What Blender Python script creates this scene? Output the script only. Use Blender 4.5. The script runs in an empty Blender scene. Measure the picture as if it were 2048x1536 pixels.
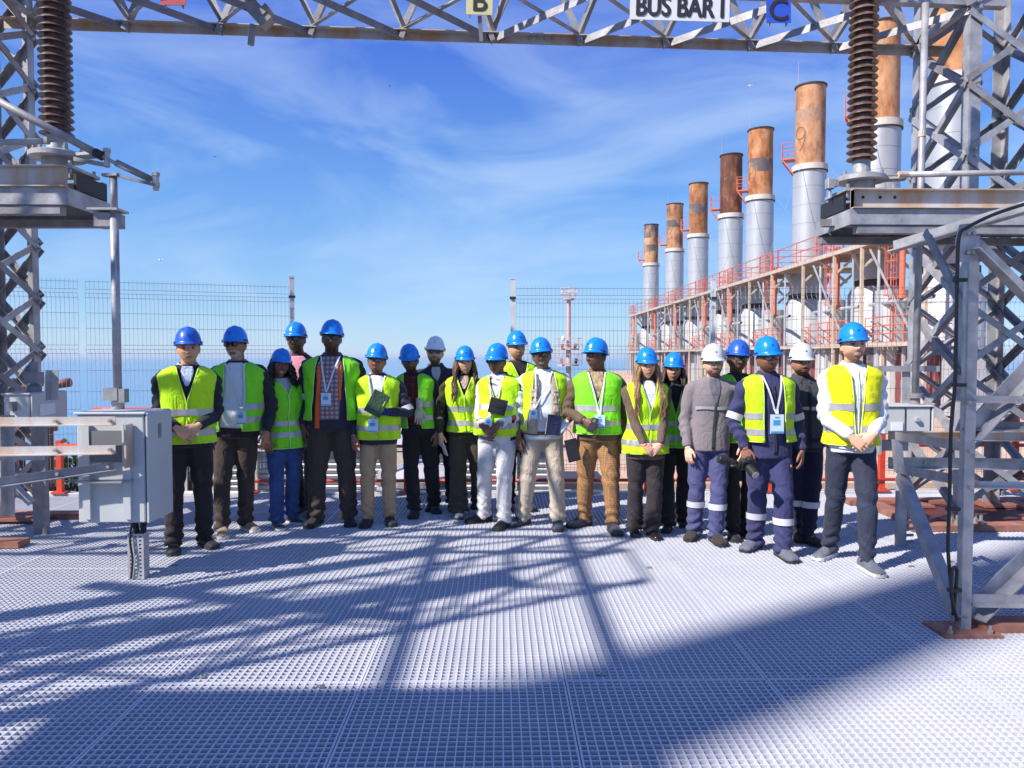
import bpy, math, random
import numpy as np
from mathutils import Vector, Matrix, Euler
random.seed(7)
R = math.radians
S = bpy.context.scene
COL = S.collection

# ---------------------------------------------------------------- camera, sky, sun, exposure
F = 1490.0                      # focal length in photo pixels (2048 wide)
CAM_H = 1.6
cam = bpy.data.cameras.new("camera"); cam_o = bpy.data.objects.new("camera", cam); COL.objects.link(cam_o)
cam.sensor_width = 36; cam.lens = 36 * F / 2048; cam.clip_start = 0.05; cam.clip_end = 60000
PITCH = math.atan(56 / F); YAW = math.atan(24 / F)
cam_o.location = (0, 0, CAM_H); cam_o.rotation_euler = (math.pi / 2 - PITCH, 0, -YAW)
S.camera = cam_o
CM = Euler(cam_o.rotation_euler).to_matrix()

SUN_EL = R(41); SUN_AZ = (0.857, 0.515)          # horizontal direction the light travels
ld = Vector((SUN_AZ[0] * math.cos(SUN_EL), SUN_AZ[1] * math.cos(SUN_EL), -math.sin(SUN_EL)))
sun = bpy.data.lights.new("sun", 'SUN'); sun.energy = 4.9; sun.angle = R(0.53); sun.color = (1.0, 0.95, 0.87)
sun_o = bpy.data.objects.new("sun", sun); COL.objects.link(sun_o)
sun_o.rotation_euler = ld.to_track_quat('-Z', 'Y').to_euler(); sun_o.location = (-20, -15, 30)

world = bpy.data.worlds.new("World"); S.world = world; world.use_nodes = True
nt = world.node_tree; nt.nodes.clear()
def N(tree, typ, **kw):
    n = tree.nodes.new(typ)
    for k, v in kw.items(): setattr(n, k, v)
    return n
out = N(nt, 'ShaderNodeOutputWorld'); bg = N(nt, 'ShaderNodeBackground'); bg.inputs[1].default_value = 0.135
sky = N(nt, 'ShaderNodeTexSky', sky_type='NISHITA'); sky.sun_disc = False
sky.sun_elevation = SUN_EL; sky.sun_rotation = math.atan2(-SUN_AZ[0], -SUN_AZ[1]); sky.altitude = 50
sky.air_density = 1.0; sky.dust_density = 0.0; sky.ozone_density = 2.0
hs = N(nt, 'ShaderNodeHueSaturation'); hs.inputs['Saturation'].default_value = 1.12
tint = N(nt, 'ShaderNodeMixRGB', blend_type='MULTIPLY'); tint.inputs[0].default_value = 1; tint.inputs[2].default_value = (0.80, 0.98, 1.30, 1)
nt.links.new(sky.outputs[0], tint.inputs[1]); nt.links.new(tint.outputs[0], hs.inputs['Color'])
tc = N(nt, 'ShaderNodeTexCoord')
# wispy cirrus, laid out on the sky dome
mp = N(nt, 'ShaderNodeMapping'); mp.inputs['Scale'].default_value = (1.3, 1.3, 4.2); mp.inputs['Rotation'].default_value = (0.0, 0.32, 0.5)
nt.links.new(tc.outputs['Generated'], mp.inputs[0])
sepz = N(nt, 'ShaderNodeSeparateXYZ'); nt.links.new(tc.outputs['Generated'], sepz.inputs[0])
dome = N(nt, 'ShaderNodeValToRGB'); el = dome.color_ramp.elements
for i_, (p_, c_) in enumerate(((0.0, (.30, .43, .55)), (.05, (.25, .40, .55)), (.20, (.125, .275, .54)), (.38, (.055, .125, .50)), (1.0, (.030, .075, .36)))):
    e_ = el[i_] if i_ < 2 else el.new(p_); e_.position = p_; e_.color = (c_[0] * .80, c_[1] * .83, c_[2] * .90, 1)
nt.links.new(sepz.outputs['Z'], dome.inputs[0])
dm = N(nt, 'ShaderNodeMixRGB', blend_type='MULTIPLY'); dm.inputs[0].default_value = 1; dm.inputs[2].default_value = (8, 8, 8, 1); nt.links.new(dome.outputs[0], dm.inputs[1])
air = N(nt, 'ShaderNodeMixRGB'); air.inputs[0].default_value = .78; nt.links.new(hs.outputs[0], air.inputs[1]); nt.links.new(dm.outputs[0], air.inputs[2])
n1 = N(nt, 'ShaderNodeTexNoise'); n1.inputs['Scale'].default_value = 1.7; n1.inputs['Detail'].default_value = 9; n1.inputs['Roughness'].default_value = 0.56; n1.inputs['Distortion'].default_value = 0.7
nt.links.new(mp.outputs[0], n1.inputs['Vector'])
rp = N(nt, 'ShaderNodeValToRGB'); rp.color_ramp.elements[0].position = 0.44; rp.color_ramp.elements[1].position = 0.80
rp.color_ramp.elements[1].color = (0.68, 0.68, 0.68, 1)
nt.links.new(n1.outputs[0], rp.inputs[0])
mx = N(nt, 'ShaderNodeMixRGB'); mx.inputs[2].default_value = (3.4, 4.3, 5.4, 1)
nt.links.new(rp.outputs[0], mx.inputs[0]); nt.links.new(air.outputs[0], mx.inputs[1])
nt.links.new(mx.outputs[0], bg.inputs[0]); nt.links.new(bg.outputs[0], out.inputs[0])

vs = S.view_settings; vs.view_transform = 'Standard'; vs.look = 'None'; vs.exposure = 0.55; vs.gamma = 1.0; vs.use_curve_mapping = False
S.cycles.max_bounces = 6; S.cycles.diffuse_bounces = 3; S.cycles.glossy_bounces = 3; S.cycles.transmission_bounces = 4; S.cycles.transparent_max_bounces = 6

# ---------------------------------------------------------------- places in the world, measured from the photograph
def ray(px, py):
    return CM @ Vector(((px - 1024) / F, (768 - py) / F, -1.0))
def W(px, py, Y):
    d = ray(px, py); return Vector((0, 0, CAM_H)) + d * (Y / d.y)
def G(px, py, z=0.0):
    d = ray(px, py); return Vector((0, 0, CAM_H)) + d * ((z - CAM_H) / d.z)
def XZ(px, Y): return W(px, 712, Y).x
def ZZ(py, Y): return W(1000, py, Y).z

# ---------------------------------------------------------------- materials
MATS = {}
def mat(name, col, rough=0.6, metal=0.0, var=0.0, vscale=8.0, bump=0.0, bscale=60.0, spec=0.5, col2=None, v0=0.35, v1=0.7, stretch=None, attr=False, detail=5, sheen=0.0, crease=0.0):
    if name in MATS: return MATS[name]
    m = bpy.data.materials.new(name); m.use_nodes = True; t = m.node_tree; b = t.nodes['Principled BSDF']
    b.inputs['Base Color'].default_value = (*col, 1); b.inputs['Roughness'].default_value = rough; b.inputs['Metallic'].default_value = metal
    b.inputs['Specular IOR Level'].default_value = spec
    if sheen: b.inputs['Sheen Weight'].default_value = sheen
    tcn = None
    if var or col2 or bump:
        tcn = t.nodes.new('ShaderNodeTexCoord'); vec = tcn.outputs['Object']
        if stretch:
            mpn = t.nodes.new('ShaderNodeMapping'); mpn.inputs['Scale'].default_value = stretch; t.links.new(vec, mpn.inputs[0]); vec = mpn.outputs[0]
    if attr:
        a = t.nodes.new('ShaderNodeAttribute'); a.attribute_name = 'Col'; t.links.new(a.outputs['Color'], b.inputs['Base Color'])
    elif var or col2:
        n = t.nodes.new('ShaderNodeTexNoise'); n.inputs['Scale'].default_value = vscale; n.inputs['Detail'].default_value = detail; n.inputs['Roughness'].default_value = 0.6
        t.links.new(vec, n.inputs['Vector'])
        r = t.nodes.new('ShaderNodeValToRGB'); r.color_ramp.elements[0].position = v0; r.color_ramp.elements[1].position = v1
        c0 = col; c1 = col2 if col2 else tuple(max(0, min(1, c * (1 + var))) for c in col)
        if not col2: c0 = tuple(c * (1 - var) for c in col)
        r.color_ramp.elements[0].color = (*c0, 1); r.color_ramp.elements[1].color = (*c1, 1)
        t.links.new(n.outputs[0], r.inputs[0]); t.links.new(r.outputs[0], b.inputs['Base Color'])
    if bump:
        n2 = t.nodes.new('ShaderNodeTexNoise'); n2.inputs['Scale'].default_value = bscale; n2.inputs['Detail'].default_value = 4
        t.links.new(vec, n2.inputs['Vector'])
        bp = t.nodes.new('ShaderNodeBump'); bp.inputs['Strength'].default_value = bump; bp.inputs['Distance'].default_value = 0.02
        t.links.new(n2.outputs[0], bp.inputs['Height']); t.links.new(bp.outputs[0], b.inputs['Normal'])
    if crease:
        tc2 = t.nodes.new('ShaderNodeTexCoord'); mp2 = t.nodes.new('ShaderNodeMapping'); mp2.inputs['Scale'].default_value = (1, 1, .55); mp2.inputs['Rotation'].default_value = (.2, .35, 0); t.links.new(tc2.outputs['Object'], mp2.inputs[0])
        n3 = t.nodes.new('ShaderNodeTexNoise'); n3.inputs['Scale'].default_value = 9; n3.inputs['Detail'].default_value = 3; n3.inputs['Distortion'].default_value = 1.6; n3.inputs['Roughness'].default_value = .45; t.links.new(mp2.outputs[0], n3.inputs['Vector'])
        rd = t.nodes.new('ShaderNodeMath'); rd.operation = 'SUBTRACT'; rd.inputs[1].default_value = .5; t.links.new(n3.outputs[0], rd.inputs[0]); ab = t.nodes.new('ShaderNodeMath'); ab.operation = 'ABSOLUTE'; t.links.new(rd.outputs[0], ab.inputs[0])
        b3 = t.nodes.new('ShaderNodeBump'); b3.inputs['Strength'].default_value = crease; b3.inputs['Distance'].default_value = .09; t.links.new(ab.outputs[0], b3.inputs['Height'])
        if bump: t.links.new(bp.outputs[0], b3.inputs['Normal'])
        t.links.new(b3.outputs[0], b.inputs['Normal'])
    MATS[name] = m
    return m
GALV = mat('galvanised_steel', (0.25, 0.245, 0.265), 0.5, 0.25, var=0.22, vscale=7, bump=0.1, bscale=40, col2=(0.47, 0.46, 0.475), v0=.3, v1=.68)
GALV_D = mat('weathered_galvanised', (0.20, 0.19, 0.205), 0.6, 0.2, col2=(0.36, 0.345, 0.355), vscale=6, bump=0.1)
RUSTY = mat('rust_stained_channel', (0.55, 0.53, 0.52), 0.6, 0.1, col2=(0.50, 0.33, 0.20), vscale=3.2, v0=0.42, v1=0.62, bump=0.1, stretch=(1, 1, 0.35))
for _nm in ('galvanised_steel', 'weathered_galvanised'):
    _t = MATS[_nm].node_tree; _b = _t.nodes['Principled BSDF']; _old = _b.inputs['Base Color'].links[0].from_socket; _g = _t.nodes.new('ShaderNodeNewGeometry')
    for _sc, _p, _c, _f in ((3.1, .60, (.30, .19, .12), .55), (1.4, .55, (.24, .22, .24), .5)):
        _mp = _t.nodes.new('ShaderNodeMapping'); _mp.inputs['Scale'].default_value = (1, 1, .35); _t.links.new(_g.outputs['Position'], _mp.inputs[0])
        _n = _t.nodes.new('ShaderNodeTexNoise'); _n.inputs['Scale'].default_value = _sc; _n.inputs['Detail'].default_value = 7; _n.inputs['Roughness'].default_value = .68; _t.links.new(_mp.outputs[0], _n.inputs['Vector'])
        _r = _t.nodes.new('ShaderNodeValToRGB'); _r.color_ramp.elements[0].position = _p; _r.color_ramp.elements[1].position = _p + .14; _r.color_ramp.elements[1].color = (_f, _f, _f, 1); _t.links.new(_n.outputs[0], _r.inputs[0])
        _m = _t.nodes.new('ShaderNodeMixRGB'); _t.links.new(_r.outputs[0], _m.inputs[0]); _t.links.new(_old, _m.inputs[1]); _m.inputs[2].default_value = (*_c, 1); _old = _m.outputs[0]
    _t.links.new(_old, _b.inputs['Base Color'])
GRATE = mat('grey_grp_grating', (0.61, 0.61, 0.66), 0.55, 0, col2=(.55, .555, .62), vscale=1.7, bump=0.05)
_t = GRATE.node_tree; _b = _t.nodes['Principled BSDF']; _g = _t.nodes.new('ShaderNodeNewGeometry'); _old = _b.inputs['Base Color'].links[0].from_socket
for _n in _t.nodes:
    if _n.type == 'TEX_NOISE' and abs(_n.inputs['Scale'].default_value - 1.7) < 1e-4: _t.links.new(_g.outputs['Position'], _n.inputs['Vector'])
for _sc, _p, _c, _f, _lo in ((2.6, .66, (.36, .30, .20), .45, 0.0), (9.0, .70, (.25, .22, .20), .5, 5.0), (.9, .58, (.44, .44, .50), .6, 9.0)):
    _mp = _t.nodes.new('ShaderNodeMapping'); _mp.inputs['Location'].default_value = (_lo, _lo * .7, 0); _t.links.new(_g.outputs['Position'], _mp.inputs[0])
    _n = _t.nodes.new('ShaderNodeTexNoise'); _n.inputs['Scale'].default_value = _sc; _n.inputs['Detail'].default_value = 6; _n.inputs['Roughness'].default_value = .65; _t.links.new(_mp.outputs[0], _n.inputs['Vector'])
    _r = _t.nodes.new('ShaderNodeValToRGB'); _r.color_ramp.elements[0].position = _p; _r.color_ramp.elements[1].position = _p + .12; _r.color_ramp.elements[1].color = (_f, _f, _f, 1); _t.links.new(_n.outputs[0], _r.inputs[0])
    _m = _t.nodes.new('ShaderNodeMixRGB'); _t.links.new(_r.outputs[0], _m.inputs[0]); _t.links.new(_old, _m.inputs[1]); _m.inputs[2].default_value = (*_c, 1); _old = _m.outputs[0]
_t.links.new(_old, _b.inputs['Base Color'])
PORC = mat('brown_porcelain', (0.10, 0.055, 0.045), 0.38, 0, col2=(0.22, 0.15, 0.13), vscale=14, v0=0.4, v1=0.75)
RED = mat('red_paint', (0.62, 0.06, 0.025), 0.45, 0, var=0.15)
ORANGE = mat('orange_red_paint', (0.66, 0.15, 0.08), 0.5, 0, var=0.12)
BEIGE = mat('beige_painted_steel', (0.52, 0.41, 0.32), 0.6, 0, var=0.18, vscale=3)
CABG = mat('grey_cabinet_paint', (0.52, 0.53, 0.53), 0.45, 0, var=0.04, vscale=2)
CABD = mat('cabinet_seal_black', (0.02, 0.02, 0.022), 0.6)
WHITEM = mat('white_paint', (0.78, 0.79, 0.80), 0.5, 0, var=0.05)
BLACKM = mat('black_rubber', (0.018, 0.018, 0.02), 0.6)
BOLT = mat('zinc_bolt', (0.42, 0.40, 0.37), 0.4, 0.6, var=0.2)
WIRE = mat('fence_wire', (0.30, 0.32, 0.36), 0.5, 0.4)

# ---------------------------------------------------------------- mesh helpers
class MB:
    def __init__(s): s.v = []; s.f = []
    def add(s, vs, fs):
        o = len(s.v); s.v += [tuple(p) for p in vs]; s.f += [tuple(i + o for i in f) for f in fs]; return s
    def box(s, c, d, rot=None):
        hx, hy, hz = d[0] / 2, d[1] / 2, d[2] / 2
        vs = [Vector((x, y, z)) for x in (-hx, hx) for y in (-hy, hy) for z in (-hz, hz)]
        if rot is not None: vs = [rot @ p for p in vs]
        c = Vector(c)
        return s.add([p + c for p in vs], [(0, 1, 3, 2), (4, 6, 7, 5), (0, 4, 5, 1), (2, 3, 7, 6), (0, 2, 6, 4), (1, 5, 7, 3)])
    def prof(s, p0, p1, prof, up):
        """extrude a closed 2-D profile from p0 to p1; profile x runs along 'up', y along axis x up"""
        p0 = Vector(p0); p1 = Vector(p1); a = (p1 - p0).normalized(); u = Vector(up); u = u - a * u.dot(a)
        if u.length < 1e-5: u = a.orthogonal()
        u.normalize(); w = a.cross(u); n = len(prof)
        vs = [p0 + u * x + w * y for x, y in prof] + [p1 + u * x + w * y for x, y in prof]
        fs = [(i, (i + 1) % n, n + (i + 1) % n, n + i) for i in range(n)] + [tuple(range(n))[::-1], tuple(range(n, 2 * n))]
        return s.add(vs, fs)
    def bar(s, p0, p1, w, h, up=(0, 0, 1)):
        return s.prof(p0, p1, [(-h / 2, -w / 2), (h / 2, -w / 2), (h / 2, w / 2), (-h / 2, w / 2)], up)
    def angle(s, p0, p1, w, t, up=(0, 0, 1)):
        return s.prof(p0, p1, [(0, 0), (w, 0), (w, t), (t, t), (t, w), (0, w)], up)
    def chan(s, p0, p1, h, w, t, up=(0, 0, 1)):
        return s.prof(p0, p1, [(-h / 2, 0), (h / 2, 0), (h / 2, w), (h / 2 - t, w), (h / 2 - t, t), (-h / 2 + t, t), (-h / 2 + t, w), (-h / 2, w)], up)
    def tube(s, pts, rad, n=8, cap=True):
        pts = [Vector(p) for p in pts]
        if not hasattr(rad, '__len__'): rad = [rad] * len(pts)
        u = None; vs = []; fs = []
        for i, p in enumerate(pts):
            a = (pts[min(i + 1, len(pts) - 1)] - pts[max(i - 1, 0)])
            if a.length < 1e-9: a = Vector((0, 0, 1))
            a.normalize()
            if u is None: u = a.orthogonal()
            u = u - a * u.dot(a)
            if u.length < 1e-6: u = a.orthogonal()
            u.normalize(); w = a.cross(u)
            for k in range(n):
                t = 2 * math.pi * k / n; vs.append(p + (u * math.cos(t) + w * math.sin(t)) * rad[i])
        for i in range(len(pts) - 1):
            for k in range(n):
                k2 = (k + 1) % n; fs.append((i * n + k, i * n + k2, (i + 1) * n + k2, (i + 1) * n + k))
        if cap: fs += [tuple(range(n))[::-1], tuple(range((len(pts) - 1) * n, len(pts) * n))]
        return s.add(vs, fs)
    def lathe(s, prof, c=(0, 0, 0), n=24, cap=True):
        c = Vector(c); vs = []; fs = []; m = len(prof)
        for r, z in prof:
            for k in range(n):
                t = 2 * math.pi * k / n; vs.append(c + Vector((r * math.cos(t), r * math.sin(t), z)))
        for i in range(m - 1):
            for k in range(n):
                k2 = (k + 1) % n; fs.append((i * n + k, i * n + k2, (i + 1) * n + k2, (i + 1) * n + k))
        if cap: fs += [tuple(range(n))[::-1], tuple(range((m - 1) * n, m * n))]
        return s.add(vs, fs)
    def grid(s, rows, wrap=False):
        o = len(s.v); n = len(rows[0])
        for r in rows: s.v += [tuple(p) for p in r]
        for i in range(len(rows) - 1):
            for k in range(n if wrap else n - 1):
                k2 = (k + 1) % n; s.f.append((o + i * n + k, o + i * n + k2, o + (i + 1) * n + k2, o + (i + 1) * n + k))
        return s
    def rings(s, rings):
        o = len(s.v); n = len(rings[0]); s.grid(rings, True)
        m = len(rings); s.f += [tuple(o + i for i in range(n))[::-1], tuple(o + (m - 1) * n + i for i in range(n))]
        return s
    def mesh(s, name, m=None, smooth=False, org=None):
        me = bpy.data.meshes.new(name); vs = s.v
        if org is not None: vs = [(p[0] - org[0], p[1] - org[1], p[2] - org[2]) for p in vs]
        me.from_pydata(vs, [], s.f)
        if m: me.materials.append(m)
        if smooth: me.polygons.foreach_set('use_smooth', [True] * len(me.polygons))
        return me
    def build(s, name, m, parent=None, smooth=False, bevel=0, kind=None, autos=None):
        """world-space shape -> one object, child of an (unrotated) thing if given"""
        org = parent['_org'] if parent is not None and '_org' in parent else (tuple(parent.location) if parent is not None else None)
        me = s.mesh(name, m, smooth or autos is not None, org)
        o = bpy.data.objects.new(name, me); COL.objects.link(o)
        if parent is not None: o.parent = parent
        if bevel:
            b = o.modifiers.new('bevel', 'BEVEL'); b.width = bevel; b.segments = 1; b.limit_method = 'ANGLE'
        if autos is not None:
            me.set_sharp_from_angle(angle=R(autos))
        if kind: o['kind'] = kind
        return o
def obj(name, me, parent=None, loc=(0, 0, 0), rot=(0, 0, 0), sc=(1, 1, 1)):
    o = bpy.data.objects.new(name, me); COL.objects.link(o); o.location = loc; o.rotation_euler = rot; o.scale = sc
    if parent is not None: o.parent = parent
    return o
def tag(o, label, cat, group=None):
    o['label'] = label; o['category'] = cat
    if group: o['group'] = group
    return o
def thing(name, label, cat, loc=(0, 0, 0), group=None, rotz=0):
    o = bpy.data.objects.new(name, None); COL.objects.link(o); o.location = loc; o.rotation_euler = (0, 0, rotz); o.empty_display_size = 0.2
    return tag(o, label, cat, group)
def struct(o): o['kind'] = 'structure'; return o
def stuff(o): o['kind'] = 'stuff'; return o
def V(*a): return Vector(a)
def text_mesh(txt, size, m, xs=1.0, bold=0.0, depth=0.002, name='lettering'):
    cu = bpy.data.curves.new(name, 'FONT'); cu.body = txt; cu.size = size; cu.align_x = 'CENTER'; cu.align_y = 'CENTER'; cu.extrude = depth
    o = bpy.data.objects.new(name, cu); COL.objects.link(o); bpy.context.view_layer.update()
    me = bpy.data.meshes.new_from_object(o.evaluated_get(bpy.context.evaluated_depsgraph_get()))
    bpy.data.objects.remove(o); bpy.data.curves.remove(cu); me.name = name; me.materials.clear(); me.materials.append(m)
    if bold:
        n0 = len(me.vertices); import bmesh
        bm_ = bmesh.new(); bm_.from_mesh(me)
        for k_, (dx, dy) in enumerate(((bold, 0), (-bold, 0), (0, bold * .6), (0, -bold * .6))):
            m2 = me.copy(); m2.transform(Matrix.Translation((dx, dy, .0004 * (k_ + 1)))); bm_.from_mesh(m2)
        bm_.to_mesh(me); bm_.free()
    if xs != 1.0: me.transform(Matrix.Diagonal((xs, 1, 1, 1)))
    return me
# ================================================================ THE SETTING: sea, land, deck
sea_m = bpy.data.materials.new('sea'); sea_m.use_nodes = True; t = sea_m.node_tree; b = t.nodes['Principled BSDF']
b.inputs['Base Color'].default_value = (0.10, 0.24, 0.40, 1); b.inputs['Roughness'].default_value = 0.2
tcn = t.nodes.new('ShaderNodeTexCoord'); mpn = t.nodes.new('ShaderNodeMapping'); mpn.inputs['Scale'].default_value = (0.02, 0.06, 1)
nn = t.nodes.new('ShaderNodeTexNoise'); nn.inputs['Scale'].default_value = 1.0; nn.inputs['Detail'].default_value = 8; bp = t.nodes.new('ShaderNodeBump'); bp.inputs['Strength'].default_value = 0.12; bp.inputs['Distance'].default_value = 1.0
t.links.new(tcn.outputs['Object'], mpn.inputs[0]); t.links.new(mpn.outputs[0], nn.inputs['Vector']); t.links.new(nn.outputs[0], bp.inputs['Height']); t.links.new(bp.outputs[0], b.inputs['Normal'])
struct(MB().add([(-40000, 20, -22), (40000, 20, -22), (40000, 45000, -22), (-40000, 45000, -22)], [(0, 1, 2, 3)]).build('sea', sea_m))
EARTH = mat('terracotta_yard', (0.52, 0.31, 0.19), 0.9, 0, col2=(0.62, 0.45, 0.33), vscale=0.5, bump=0.3, bscale=20)
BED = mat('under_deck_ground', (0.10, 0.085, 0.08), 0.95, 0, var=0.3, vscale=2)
# ground under the deck and the yard that carries the stacks (a terrace, falling off to the sea on the left)
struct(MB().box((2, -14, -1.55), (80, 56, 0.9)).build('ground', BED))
yd = MB().box((41.6, 70, -1.65), (55, 111.0, 1.5)).box((7.05, 27.3, -1.652), (13.9, 25.6, 1.5)); struct(yd.build('yard', EARTH))
struct(MB().box((-22.5, 17.1, -2.75), (45, 6.0, 1.5)).build('lower_yard', mat('concrete_yard', (0.42, 0.40, 0.38), 0.9, 0, var=0.15, vscale=0.7)))
# grey GRP grating deck: panels of real bars, 38 mm mesh
CELL = 1.0 / 26
def grating(nx, ny, name):
    m = MB(); wx = nx * CELL - 0.006; wy = ny * CELL - 0.006
    def tb(p0, p1, up, ztop, wt, wb, d):
        m.prof(p0, p1, [(ztop, -wt / 2), (ztop, wt / 2), (ztop - d, wb / 2), (ztop - d, -wb / 2)], up)
    for i in range(nx + 1):
        x = min(max(i * CELL, 0.007), nx * CELL - 0.007); w = 0.0062 if 0 < i < nx else 0.009
        tb((x, 0.003, 0), (x, ny * CELL - 0.003, 0), (0, 0, 1), 0.0, w, 0.005, 0.038)
    for j in range(ny + 1):
        y = min(max(j * CELL, 0.007), ny * CELL - 0.007); w = 0.0058 if 0 < j < ny else 0.009
        tb((0.003, y, 0), (nx * CELL - 0.003, y, 0), (0, 0, 1), -0.0018, w, 0.0045, 0.0345)
    return m.mesh(name, GRATE)
gp_full = grating(26, 52, 'grating_panel'); gp_short = grating(26, 24, 'grating_panel_short')
deck = MB()
for y in (-0.3, 1.62, 3.62, 5.62, 7.62, 8.5):                        # steel joists that carry the panels
    deck.box((0.3, y, -0.14), (17.0, 0.12, 0.2))
deck_o = struct(deck.build('deck', GALV_D))
X0 = -1.68; Y0 = 3.62
for i in range(-6, 8):
    for j in range(-2, 2):
        obj('grating_panel', gp_full, deck_o, (X0 + i, Y0 + 2 * j, random.uniform(-0.001, 0.001)))['kind'] = 'stuff'
    obj('grating_panel', gp_short, deck_o, (X0 + i, Y0 + 4, 0.0))['kind'] = 'stuff'
clip = MB().bar((-0.022, 0, 0.004), (0.022, 0, 0.004), 0.03, 0.004).bar((-0.022, 0, -0.008), (-0.022, 0, 0.004), 0.03, 0.004, (1, 0, 0)).bar((0.022, 0, -0.008), (0.022, 0, 0.004), 0.03, 0.004, (1, 0, 0)).lathe([(0.007, 0.004), (0.007, 0.012), (0.003, 0.014)], n=8).mesh('grating_clip', BOLT)
for i in range(-3, 6):
    for y in (1.62, 3.62, 5.62):
        for dx, dy in ((0.19, 0.06), (0.81, -0.06)):
            if random.random() < 0.45: obj('grating_clip', clip, deck_o, (X0 + i + dx, y + dy, 0.001), (0, 0, random.uniform(-.2, .2)), (.8, .8, .8))
struct(MB().box((0.3, 8.66, -0.05), (17.0, 0.16, 0.14)).build('kerb', mat('pale_kerb', (0.62, 0.61, 0.60), 0.85, 0, var=0.12)))
# ================================================================ fence
def fence_mesh(width=2.5, h=2.45):
    m = MB(); zb = []; z = 0.0
    folds = [0.12, 0.86, 1.62, 2.28]
    path = [(0, 0.0)]
    for f in folds: path += [(0, f - 0.05), (0.045, f), (0, f + 0.05)]
    path += [(0, h)]
    x = 0.0; r = 0.0024
    while x <= width + 1e-6:
        pts = [(x, -d, zz) for d, zz in path]
        m.tube(pts, r, 3, False); x += 0.05
    for zz in [0.05] + sum([[f - 0.05, f, f + 0.05] for f in folds], []) + [0.37, 0.62, 1.12, 1.37, 1.87, 2.05, 2.42]:
        d = 0.045 if any(abs(zz - f) < 1e-6 for f in folds) else 0
        m.tube([(0, -d - 0.004, zz), (width, -d - 0.004, zz)], r * 1.15, 3, False)
    return m.mesh('wire_mesh', WIRE)
fm = fence_mesh()
postm = MB().box((0, 0, 1.27), (0.06, 0.06, 2.54)).box((0, 0, 2.55), (0.07, 0.07, 0.02)).mesh('fence_post', mat('pale_post', (.62, .62, .64), .5, .1, var=.1))
clampm = MB().box((0, -0.01, 0), (0.085, 0.085, 0.03)).mesh('post_clamp', CABD)
FZ = 0.06
def fence_run(p0, p1, label, skip_posts=(), endpost=True):
    p0 = V(p0[0], p0[1], FZ); p1 = V(p1[0], p1[1], FZ); d = p1 - p0; L = d.length; a = math.atan2(d.y, d.x); n = max(1, round(L / 2.5))
    th = thing('mesh_fence', label, 'fence', p0, 'wire mesh fence panels behind the group')
    th.rotation_euler = (0, 0, a)
    for i in range(n):
        o = obj('wire_mesh', fm, th, (i * L / n + 0.04, 0, 0.0), sc=((L / n - 0.08) / 2.5, 1, 1)); o['kind'] = 'stuff'
    for i in range(n + (1 if endpost else 0)):
        if i in skip_posts: continue
        p = obj('fence_post', postm, th, (i * L / n, 0.05, 0))
        for z in (0.2, 0.9, 1.65, 2.3): obj('post_clamp', clampm, p, (0, 0, z))
    return th
fence_run(W(-330, 700, 8.2), W(585, 700, 9.6), 'wire mesh fence in front of the sea at left, behind the grey cabinets', skip_posts=(1,))
fence_run(W(1026, 700, 9.75), W(1427, 700, 9.75), 'wire mesh fence between the capless post and the white post, behind the pale cargo vest', endpost=False)
fence_run(W(1427, 700, 9.75), W(2420, 700, 9.3), 'wire mesh fence at right in front of the stacks, behind the lattice frames')
# ================================================================ red guard rail at the deck edge
gr = thing('guard_rail', 'red tubular guard rail along the far edge of the grating deck', 'railing', (0, 8.62, 0))
for px, zt in ((115, 0.62), (500, 0.6), (812, 0.6), (1010, 0.6), (1296, 0.6), (1545, .6), (1767, 0.9), (2035, 0.9)):
    x = XZ(px, 8.62); MB().box((x, 8.62, zt / 2 + 0.01), (0.06, 0.06, zt)).box((x, 8.62, 0.03), (0.16, 0.12, 0.02)).build('post', RED, gr)
for z, x0, x1 in ((0.16, XZ(495, 8.62), XZ(2300, 8.62)), (0.56, XZ(500, 8.62), XZ(2300, 8.62)), (0.58, XZ(115, 8.62), XZ(500, 8.62)), (0.985, XZ(190, 8.62), XZ(420, 8.62))):
    MB().tube([(x0, 8.58, z), (x1, 8.58, z)], 0.019 if z != 0.985 else 0.028, 10).build('rail', RED, gr, smooth=True)
# ================================================================ low white service building beyond the deck edge
sb = thing('service_building', 'low white louvred service building beyond the deck edge, seen between legs', 'building', (-3.4, 12.5, -2.0))
CORR = mat('white_cladding', (0.62, 0.61, 0.62), 0.6, 0, var=0.06)
MB().box((-2.4, 13.6, -0.95), (6.6, 3.4, 2.1)).build('wall', CORR, sb)
MB().box((-2.4, 13.6, 0.14), (6.9, 3.7, 0.08)).build('roof', mat('roof_sheet', (0.5, 0.5, 0.52), 0.7, 0, var=0.1), sb)
for i in range(22):
    MB().box((-2.4, 11.87, -1.9 + i * 0.088), (6.5, 0.05, 0.05), Euler((0.5, 0, 0)).to_matrix()).build('louvre', CORR, sb)
for x in (-5.0, -4.55, -3.9, -1.6, 0.2):
    MB().box((x, 11.80, -0.95), (0.14, 0.1, 2.05)).build('column', mat('cream_paint', (0.60, 0.52, 0.42), .7, 0, var=.1), sb)
MB().box((-4.77, 11.82, -0.9), (0.28, 0.06, 1.7)).build('door', mat('dark_doorway', (0.09, 0.07, 0.065), 0.7), sb)
vt = thing('storage_tank', 'pale grey vertical tank beyond the deck edge, behind the khaki trousers', 'tank', (-1.15, 10.7, -2))
MB().lathe([(0.62, -2.0), (0.62, -0.15), (0.6, -0.06), (0.1, 0.1)], (-1.15, 10.7, 0), 40).build('shell', mat('tank_paint', (0.50, 0.46, 0.47), 0.55, 0, var=0.08), vt, autos=35)
MB().lathe([(0.645, -0.2), (0.645, -0.12)], (-1.15, 10.7, 0), 40).build('rim', GALV_D, vt)
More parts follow.
